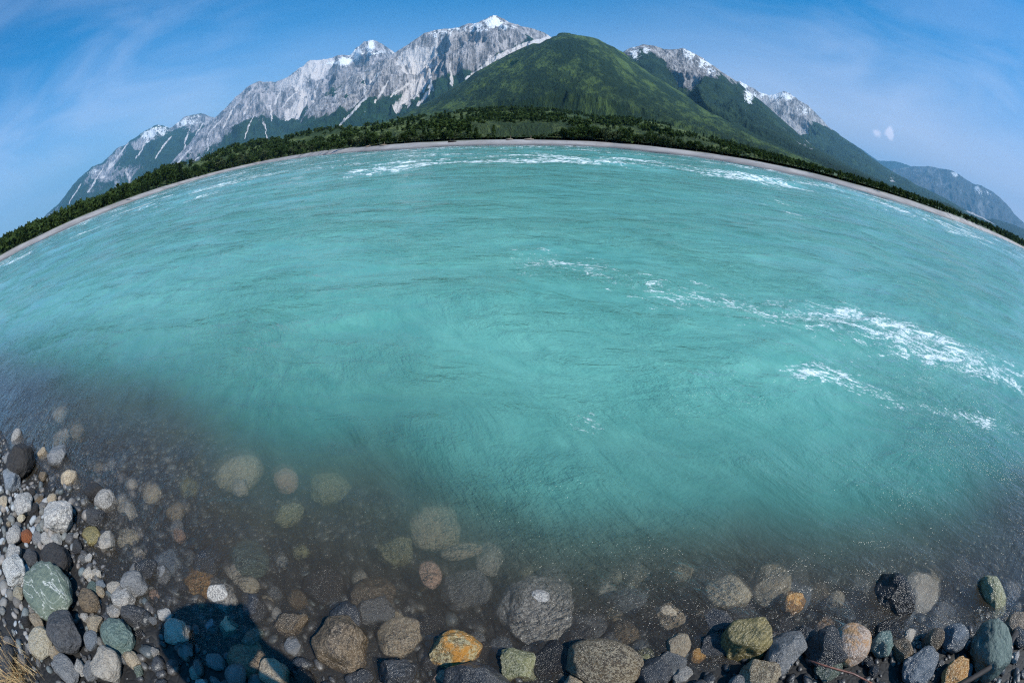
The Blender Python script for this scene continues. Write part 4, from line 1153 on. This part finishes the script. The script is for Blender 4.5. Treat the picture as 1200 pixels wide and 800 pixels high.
# ---- pebbles nobody could count
def pebbles():
    rs = np.random.RandomState(8)
    tp = []
    for i in range(6):
        m0 = stone_mesh(700 + i, 2, ['round', 'angular', 'egg', 'slab', 'angular', 'slab'][i])
        co = np.empty(len(m0.vertices) * 3); m0.vertices.foreach_get('co', co)
        tp.append((co.reshape(-1, 3), np.array([p.vertices[:] for p in m0.polygons]))); bpy.data.meshes.remove(m0)
    N = 13000
    x = rs.uniform(-5.2, 4.2, N * 3); dn_ = rs.uniform(-1.8, 1.7, N * 3)
    y = dn_ + near_y(x)
    ok = np.ones(len(x), bool)
    for hh in heroes: ok &= np.hypot(x - hh[2], y - hh[3]) > hh[4] * .7
    x = x[ok][:N]; y = y[ok][:N]; dn_ = dn_[ok][:N]
    shingle = sstep(-2.3, -2.8, x) * sstep(.1, -.2, dn_)
    r = np.exp(rs.normal(math.log(.0185), .48, len(x)))  * (1 + .3 * shingle)
    r = np.clip(r, .007, .048)
    z = ground_z(x, y)
    Vs = []; Fs = []; Cs = []; off = 0
    for i in range(len(x)):
        v, f_ = tp[i % 6]
        a = rs.rand() * 6.28; c, s_ = math.cos(a), math.sin(a)
        ry = rs.uniform(.6, .95); rz = rs.uniform(.4, .8)
        q = v * [r[i], r[i] * ry, r[i] * rz]
        tl = rs.normal() * .3
        q = np.stack([q[:, 0], q[:, 1] * math.cos(tl) - q[:, 2] * math.sin(tl), q[:, 1] * math.sin(tl) + q[:, 2] * math.cos(tl)], -1)
        Vs.append(np.stack([q[:, 0] * c - q[:, 1] * s_ + x[i], q[:, 0] * s_ + q[:, 1] * c + y[i], q[:, 2] + z[i] + r[i] * rz * .35], -1))
        Fs.append(f_ + off); off += len(v)
        Cs.append(np.full(len(v), min(1, max(0, rs.rand() * (.58 if (shingle[i] < .5 and x[i] > -1.9) else .8 if shingle[i] < .5 else .55) + .38 * shingle[i]))))
    me = np_mesh('pebbles', np.concatenate(Vs), np.concatenate(Fs), attrs={'tint': np.concatenate(Cs)})
    k = NM('pebble_mix')
    t = k.attr('tint'); pos = k.n('ShaderNodeNewGeometry').outputs['Position']
    rp = k.n('ShaderNodeValToRGB', {'Fac': t}); cr = rp.color_ramp
    cr.elements[0].color = (.022, .022, .024, 1); cr.elements[1].color = (.50, .49, .47, 1)
    for p_, c_ in ((.25, (.06, .058, .06)), (.45, (.12, .105, .09)), (.58, (.10, .13, .14)), (.70, (.26, .22, .19)), (.85, (.30, .33, .36))):
        e = cr.elements.new(p_); e.color = (*c_, 1)
    sp1 = k.noise(pos, 260, 3, .7); sp2 = k.noise(pos, 70, 4, .6)
    c = k.mix(k.math('MULTIPLY', k.mr(sp1, .5, .62), .55), rp.outputs[0], (.33, .32, .30, 1))
    c = k.mix(k.math('MULTIPLY', k.mr(sp2, .55, .7), .5), c, (.03, .03, .03, 1))
    sx = k.n('ShaderNodeSeparateXYZ', {0: pos})
    lim = k.mr(sx.outputs[0], -2.2, -1.0, .03, .16)
    wet = k.mr(k.math('SUBTRACT', sx.outputs[2], lim), .015, -.015)
    wv = k.mr(wet, 0, 1, 1, .62)
    c = k.mix(1.0, c, k.n('ShaderNodeCombineColor', {0: wv, 1: wv, 2: wv}).outputs[0], 'MULTIPLY')
    mt = k.surf(k.bsdf(c, k.mr(wet, 0, 1, .75, .34), k.bump(sp2, .7, .006)))
    tag(link('pebbles', me, mt), 'mixed pebbles and shingle filling the gaps between the stones', 'pebbles', kind='stuff')
pebbles()

# ---- sticks and straw
def stick(name, pts, rad, mat, label, cat):
    me = bpy.data.meshes.new(name); bm = bmesh.new()
    rings = []
    for i, (p, r) in enumerate(zip(pts, rad)):
        p = Vector(p); d = (Vector(pts[min(i + 1, len(pts) - 1)]) - Vector(pts[max(i - 1, 0)])).normalized()
        a = d.cross(Vector((.1, .2, 1))).normalized(); b = d.cross(a)
        rings.append([bm.verts.new(p + (a * math.cos(t * .7854) + b * math.sin(t * .7854)) * r * (1 + .12 * math.sin(t * 3 + i * 2))) for t in range(8)])
    for u, v in zip(rings[:-1], rings[1:]):
        for t in range(8): bm.faces.new((u[t], u[(t + 1) % 8], v[(t + 1) % 8], v[t]))
    bm.faces.new(rings[0][::-1]); bm.faces.new(rings[-1])
    bmesh.ops.recalc_face_normals(bm, faces=bm.faces[:]); bm.to_mesh(me); bm.free()
    me.polygons.foreach_set('use_smooth', [True] * len(me.polygons))
    tag(link(name, me, mat), label, cat)
def wood_mat(name, a, b, rough):
    k = NM(name); oc = k.n('ShaderNodeNewGeometry').outputs['Position']
    n_ = k.noise(k.mapv(oc, (6, 30, 30)), 2, 5, .6)
    return k.surf(k.bsdf(k.mix(k.mr(n_, .35, .65), a, b), rough, k.bump(n_, .5, .004)))
m_twig = wood_mat('red_brown_twig', (.22, .08, .045, 1), (.10, .04, .03, 1), .4)
m_drift = wood_mat('dark_wet_wood', (.012, .009, .008, 1), (.03, .02, .016, 1), .8)
m_silver = wood_mat('bleached_wood', (.32, .26, .20, 1), (.20, .15, .11, 1), .8)
def gp(px, py, dz):
    x, y, z, t = bed_hit(px, py, dz); return (x, y, z + dz)
stick('twig', [gp(947, 773, .12), gp(962, 778, .125), gp(978, 783, .125), gp(1000, 789, .12), gp(1022, 800, .11)], [.0035, .004, .0045, .004, .003], m_twig, 'thin red-brown twig lying across wet stones below the pink granite egg', 'twig')
stick('driftwood_stick', [gp(1190, 742, .10), gp(1180, 760, .11), gp(1164, 779, .11), gp(1135, 797, .10), gp(1105, 811, .08)], [.024, .016, .018, .015, .011], m_drift, 'dark wet curved driftwood stick across the bottom right corner', 'driftwood')
stick('twig', [gp(790, 742, .05), gp(800, 734, .055), gp(815, 727, .05), gp(828, 716, .045), gp(840, 706, .03)], [.002, .003, .003, .003, .002], m_drift, 'thin dark twig at the water edge left of the cream boulders', 'twig')
def straw():
    rs = np.random.RandomState(3); V = []; F = []
    x0, y0, z0, _ = bed_hit(22, 797, 0)
    for i in range(420):
        r = abs(rs.normal()) * .13; a = rs.rand() * 6.28
        x, y = x0 + r * math.cos(a), y0 + r * math.sin(a) * .8
        z = float(ground_z(np.array([x]), np.array([y]))[0]) + .01
        L_ = rs.uniform(.07, .2); th = rs.rand() * 6.28; lean = rs.uniform(.3, 1.3); w_ = .0016
        o = len(V)
        for s_ in range(5):
            u = s_ / 4
            bx = x + math.cos(th) * L_ * math.sin(lean) * u * (1 + .3 * u); by = y + math.sin(th) * L_ * math.sin(lean) * u * (1 + .3 * u); bz = z + L_ * math.cos(lean) * u * (1.2 - .4 * u)
            ww = w_ * (1 - .8 * u)
            V += [(bx - math.sin(th) * ww, by + math.cos(th) * ww, bz), (bx + math.sin(th) * ww, by - math.cos(th) * ww, bz + ww)]
        for s_ in range(4): F.append((o + 2 * s_, o + 2 * s_ + 1, o + 2 * s_ + 3, o + 2 * s_ + 2))
    k = NM('dry_straw'); mt = k.surf(k.bsdf(k.mix(k.mr(k.noise(k.n('ShaderNodeNewGeometry').outputs['Position'], 60, 2), .4, .6), (.42, .24, .09, 1), (.55, .42, .22, 1)), .7))
    tag(link('dry_grass', np_mesh('dry_grass', np.array(V), np.array(F), smooth=False), mt), 'dry straw-coloured grass in the bottom left corner', 'grass', kind='stuff')
straw()
# driftwood logs on the far gravel bar
for i, (px, py, ln, lb) in enumerate([(449, 172, 1.5, 'bleached driftwood log on the far gravel bar below the left end of the trees'), (303, 193, 2.6, 'small driftwood log on the far gravel bar at the river bend'),
                                      (432, 174, 1.4, 'short driftwood log beside the bleached log on the far bar'), (597, 164.5, 1.2, 'driftwood log on the far bar in the middle'), (620, 164.5, 1.6, 'longer driftwood log on the far bar in the middle'),
                                      (1133, 257, 2.2, 'dark driftwood snag on the far bar at the right, left one'), (1146, 263, 2.4, 'dark driftwood snag on the far bar at the right, right one'), (530, 166, 1.5, 'thin driftwood log on the far bar below the grey peak')]):
    a_ = azel([(px, py)])[0][0]; D = float(far_d(a_)) * 1.10
    x, y = D * math.sin(R_(a_)), D * math.cos(R_(a_)); z = float(ground_z(np.array([x]), np.array([y]))[0])
    t = bpy.data.objects.new('driftwood_log', None); C.objects.link(t); t.location = (x, y, z)
    tag(t, lb, 'driftwood log', 'driftwood logs on the far gravel bar')
    th = R_(-a_) + .35 * (i % 3 - 1)
    def lg(nm, p, r):
        s0 = C.objects[:] if False else None
        stick(nm, p, r, m_silver if i < 5 else m_drift, None, None)
        o = C.objects[-1]; o.parent = t
    cx, sx_ = math.cos(th), math.sin(th)
    lg('trunk', [(-ln * cx * .5, -ln * sx_ * .5, .12), (0, 0, .16), (ln * cx * .5, ln * sx_ * .5, .13)], [.16, .13, .08])
    lg('branch', [(ln * cx * .1, ln * sx_ * .1, .15), (ln * cx * .2, ln * sx_ * .2 + .1, .45), (ln * cx * .22, ln * sx_ * .2 + .12, .8)], [.06, .045, .02])


# ------------------------------------------------------------------ the photographer, standing behind the lens
def pmat(name, col, rough=.8):
    k = NM(name); n_ = k.noise(k.n('ShaderNodeTexCoord').outputs['Object'], 40, 4, .6)
    d = tuple(c * .8 for c in col[:3]) + (1,)
    return k.surf(k.bsdf(k.mix(n_, col, d), rough, k.bump(n_, .2, .002)))
m_skin = pmat('skin', (.50, .31, .22, 1), .5); m_jacket = pmat('jacket_cloth', (.035, .05, .085, 1)); m_jeans = pmat('trouser_cloth', (.06, .06, .055, 1))
m_boot = pmat('boot_leather', (.06, .04, .025, 1), .6); m_hair = pmat('hair', (.05, .03, .02, 1), .6); m_cap = pmat('cap_cloth', (.18, .16, .12, 1)); m_black = pmat('camera_black', (.02, .02, .02, 1), .35)
GP = float(ground_z(np.array([0.0]), np.array([-.45]))[0])
def skin_obj(name, pts, edges, rad, mat, root=0, sub=2, parent=None):
    me = bpy.data.meshes.new(name); me.from_pydata([tuple(p) for p in pts], edges, [])
    o = bpy.data.objects.new(name, me); C.objects.link(o)
    sk = o.modifiers.new('Skin', 'SKIN'); sk.use_smooth_shade = True
    for i, r in enumerate(rad):
        v = me.skin_vertices[0].data[i]; v.radius = (r, r) if not isinstance(r, tuple) else r
        v.use_root = (i == root)
    sb = o.modifiers.new('Subdivision', 'SUBSURF'); sb.levels = sub; sb.render_levels = sub
    bpy.context.view_layer.update()
    dg = bpy.context.evaluated_depsgraph_get()
    m2 = bpy.data.meshes.new_from_object(o.evaluated_get(dg)); m2.name = name
    o.modifiers.clear(); o.data = m2; m2.materials.clear(); m2.materials.append(mat)
    m2.polygons.foreach_set('use_smooth', [True] * len(m2.polygons))
    if parent is not None: o.parent = parent
    return o
def chain(specs):
    pts = []; ed = []; rad = []
    for s in specs:
        prev = s[0]
        for (p, r) in s[1]:
            pts.append(p); rad.append(r); i = len(pts) - 1
            if prev is not None: ed.append((prev, i))
            prev = i
    return pts, ed, rad
g = GP
hp = (0, -.40, g + .90)
hand = lambda s: (s * .075, -.125, EYE - .00)
body_specs = [
    (None, [(hp, .13), ((0, -.40, g + 1.05), .13), ((0, -.38, g + 1.22), .155), ((0, -.345, g + 1.36), .14), ((0, -.32, g + 1.44), .06), ((0, -.285, g + 1.50), .055), ((0, -.262, g + 1.56), .078), ((0, -.262, g + 1.645), .082), ((0, -.268, g + 1.70), .05)])]
for s in (-1, 1):
    body_specs += [(0, [((s * .10, -.40, g + .84), .095), ((s * .13, -.38, g + .48), .062), ((s * .15, -.42, g + .12), .042), ((s * .15, -.43, g + .05), .045), ((s * .165, -.30, g + .035), .035)]),
                   (3, [((s * .19, -.36, g + 1.36), .062), ((s * .37, -.30, g + 1.30), .043), ((s * .17, -.18, g + 1.38), .034), ((s * .10, -.15, EYE - .04), .026), ((s * .085, -.135, EYE - .005), .030)])]
pts, ed, rad = chain(body_specs)
body = skin_obj('person', pts, ed, rad, m_skin)
tag(body, 'person standing behind the camera in a dark jacket, casting the shadow on the shallows', 'person')
for s in (-1, 1):
    for j, (dx, dz, ln) in enumerate(((0, .03, .062), (.002, .012, .068), (.002, -.006, .064), (0, -.024, .052))):
        x0 = s * .085
        skin_obj('finger', [(x0, -.135, EYE + dz * .7 - .0), (x0 - s * .004, -.105, EYE + dz), (x0 - s * .022, -.092, EYE + dz), (x0 - s * ln * .62, -.096, EYE + dz)], [(0, 1), (1, 2), (2, 3)], [.009, .0085, .008, .0065], m_skin, parent=body)
    skin_obj('thumb', [(s * .085, -.15, EYE - .02), (s * .07, -.165, EYE + .0), (s * .05, -.17, EYE + .012)], [(0, 1), (1, 2)], [.011, .010, .0085], m_skin, parent=body)
pts, ed, rad = chain([(None, [((0, -.40, g + .80), .185), ((0, -.40, g + .92), .178), ((0, -.40, g + 1.05), .17), ((0, -.38, g + 1.22), .18), ((0, -.345, g + 1.37), .155), ((0, -.32, g + 1.455), .075)]),
                      (4, [((-.195, -.36, g + 1.365), .09), ((-.375, -.30, g + 1.30), .075), ((-.172, -.185, g + 1.37), .047), ((-.115, -.158, EYE - .06), .040)]),
                      (4, [((.195, -.36, g + 1.365), .09), ((.375, -.30, g + 1.30), .075), ((.172, -.185, g + 1.37), .047), ((.115, -.158, EYE - .06), .040)])])
skin_obj('jacket', pts, ed, rad, m_jacket, parent=body)
pts, ed, rad = chain([(None, [((0, -.40, g + .90), .155), ((0, -.40, g + 1.06), .145)]), (0, [((-.10, -.40, g + .82), .112), ((-.13, -.38, g + .48), .082), ((-.15, -.42, g + .12), .066)]), (0, [((.10, -.40, g + .82), .112), ((.13, -.38, g + .48), .082), ((.15, -.42, g + .12), .066)])])
skin_obj('trousers', pts, ed, rad, m_jeans, parent=body)
for s in (-1, 1):
    skin_obj('boot', [(s * .15, -.43, g + .14), (s * .15, -.435, g + .06), (s * .162, -.34, g + .045), (s * .172, -.26, g + .035)], [(0, 1), (1, 2), (2, 3)], [.058, .06, .052, .040], m_boot, parent=body)
def blob(name, loc, scl, mat, seed, parent, rot=(0, 0, 0)):
    bm = bmesh.new(); bmesh.ops.create_icosphere(bm, subdivisions=4, radius=1)
    for v in bm.verts:
        v.co = Vector((v.co.x * scl[0], v.co.y * scl[1], v.co.z * scl[2]))
    me = bpy.data.meshes.new(name); bm.to_mesh(me); bm.free(); me.polygons.foreach_set('use_smooth', [True] * len(me.polygons))
    o = link(name, me, mat, parent); o.location = loc; o.rotation_euler = rot; return o
blob('hair', (0, -.285, g + 1.655), (.088, .095, .095), m_hair, 1, body)
for s in (-1, 1):
    blob('ear', (s * .083, -.265, g + 1.60), (.010, .018, .030), m_skin, 2, body)
    blob('eye', (s * .031, -.186, g + 1.60), (.013, .009, .011), m_black, 3, body)
blob('nose', (0, -.178, g + 1.575), (.013, .016, .022), m_skin, 4, body)
blob('mouth', (0, -.188, g + 1.535), (.024, .008, .007), m_skin, 5, body)
cap = blob('cap', (0, -.272, g + 1.69), (.105, .112, .062), m_cap, 6, body)
bm = bmesh.new(); bmesh.ops.create_cone(bm, segments=48, radius1=.27, radius2=.10, depth=.035, cap_ends=False)
gm_ = bmesh.ops.solidify(bm, geom=bm.faces[:], thickness=.004)
for v in bm.verts: v.co.y *= .92
me = bpy.data.meshes.new('hat_brim'); bm.to_mesh(me); bm.free()
o = link('hat_brim', me, m_cap, body); o.location = (0, -.315, g + 1.69); o.rotation_euler = (-.30, 0, 0)
# the camera in the hands
ce = bpy.data.objects.new('photo_camera', None); C.objects.link(ce); ce.location = (0, 0, EYE)
ce.rotation_euler = (-PITCH, 0, 0)
tag(ce, 'black camera with a wide lens held by the person at eye level', 'camera')
def box(name, c, s, mat, parent, bev=.006):
    bm = bmesh.new(); bmesh.ops.create_cube(bm, size=1)
    for v in bm.verts: v.co = Vector((v.co.x * s[0], v.co.y * s[1], v.co.z * s[2])) + Vector(c)
    bmesh.ops.bevel(bm, geom=bm.edges[:], offset=bev, segments=3, affect='EDGES')
    me = bpy.data.meshes.new(name); bm.to_mesh(me); bm.free(); return link(name, me, mat, parent)
box('camera_body', (0, -.125, 0), (.135, .055, .085), m_black, ce)
box('viewfinder', (0, -.125, .055), (.05, .05, .03), m_black, ce)
bm = bmesh.new(); bmesh.ops.create_cone(bm, segments=32, radius1=.038, radius2=.036, depth=.06, cap_ends=True, matrix=Matrix.Translation((0, -.068, 0)) @ Matrix.Rotation(math.pi / 2, 4, 'X'))
me = bpy.data.meshes.new('lens'); bm.to_mesh(me); bm.free(); link('lens', me, m_black, ce)


# ------------------------------------------------------------------ haze
HTOP = max(v for o in C.objects if o.type == 'MESH' and o.name.startswith('mountain') for v in [max(c[2] for c in o.bound_box)]) + 30
bm = bmesh.new(); bmesh.ops.create_cube(bm, size=1.0)
for v in bm.verts: v.co = Vector((v.co.x * 48000, v.co.y * 48000, (HTOP - 8) / 2 + v.co.z * (HTOP + 8)))
me = bpy.data.meshes.new('haze'); bm.to_mesh(me); bm.free()
k = NM('valley_haze')
pv = k.n('ShaderNodeVolumePrincipled', {'Color': (.27, .66, 1.0, 1), 'Density': 5e-5, 'Anisotropy': 0.0})
k.t.links.new(pv.outputs[0], k.out.inputs['Volume'])
tag(link('haze', me, k.m), kind='stuff')
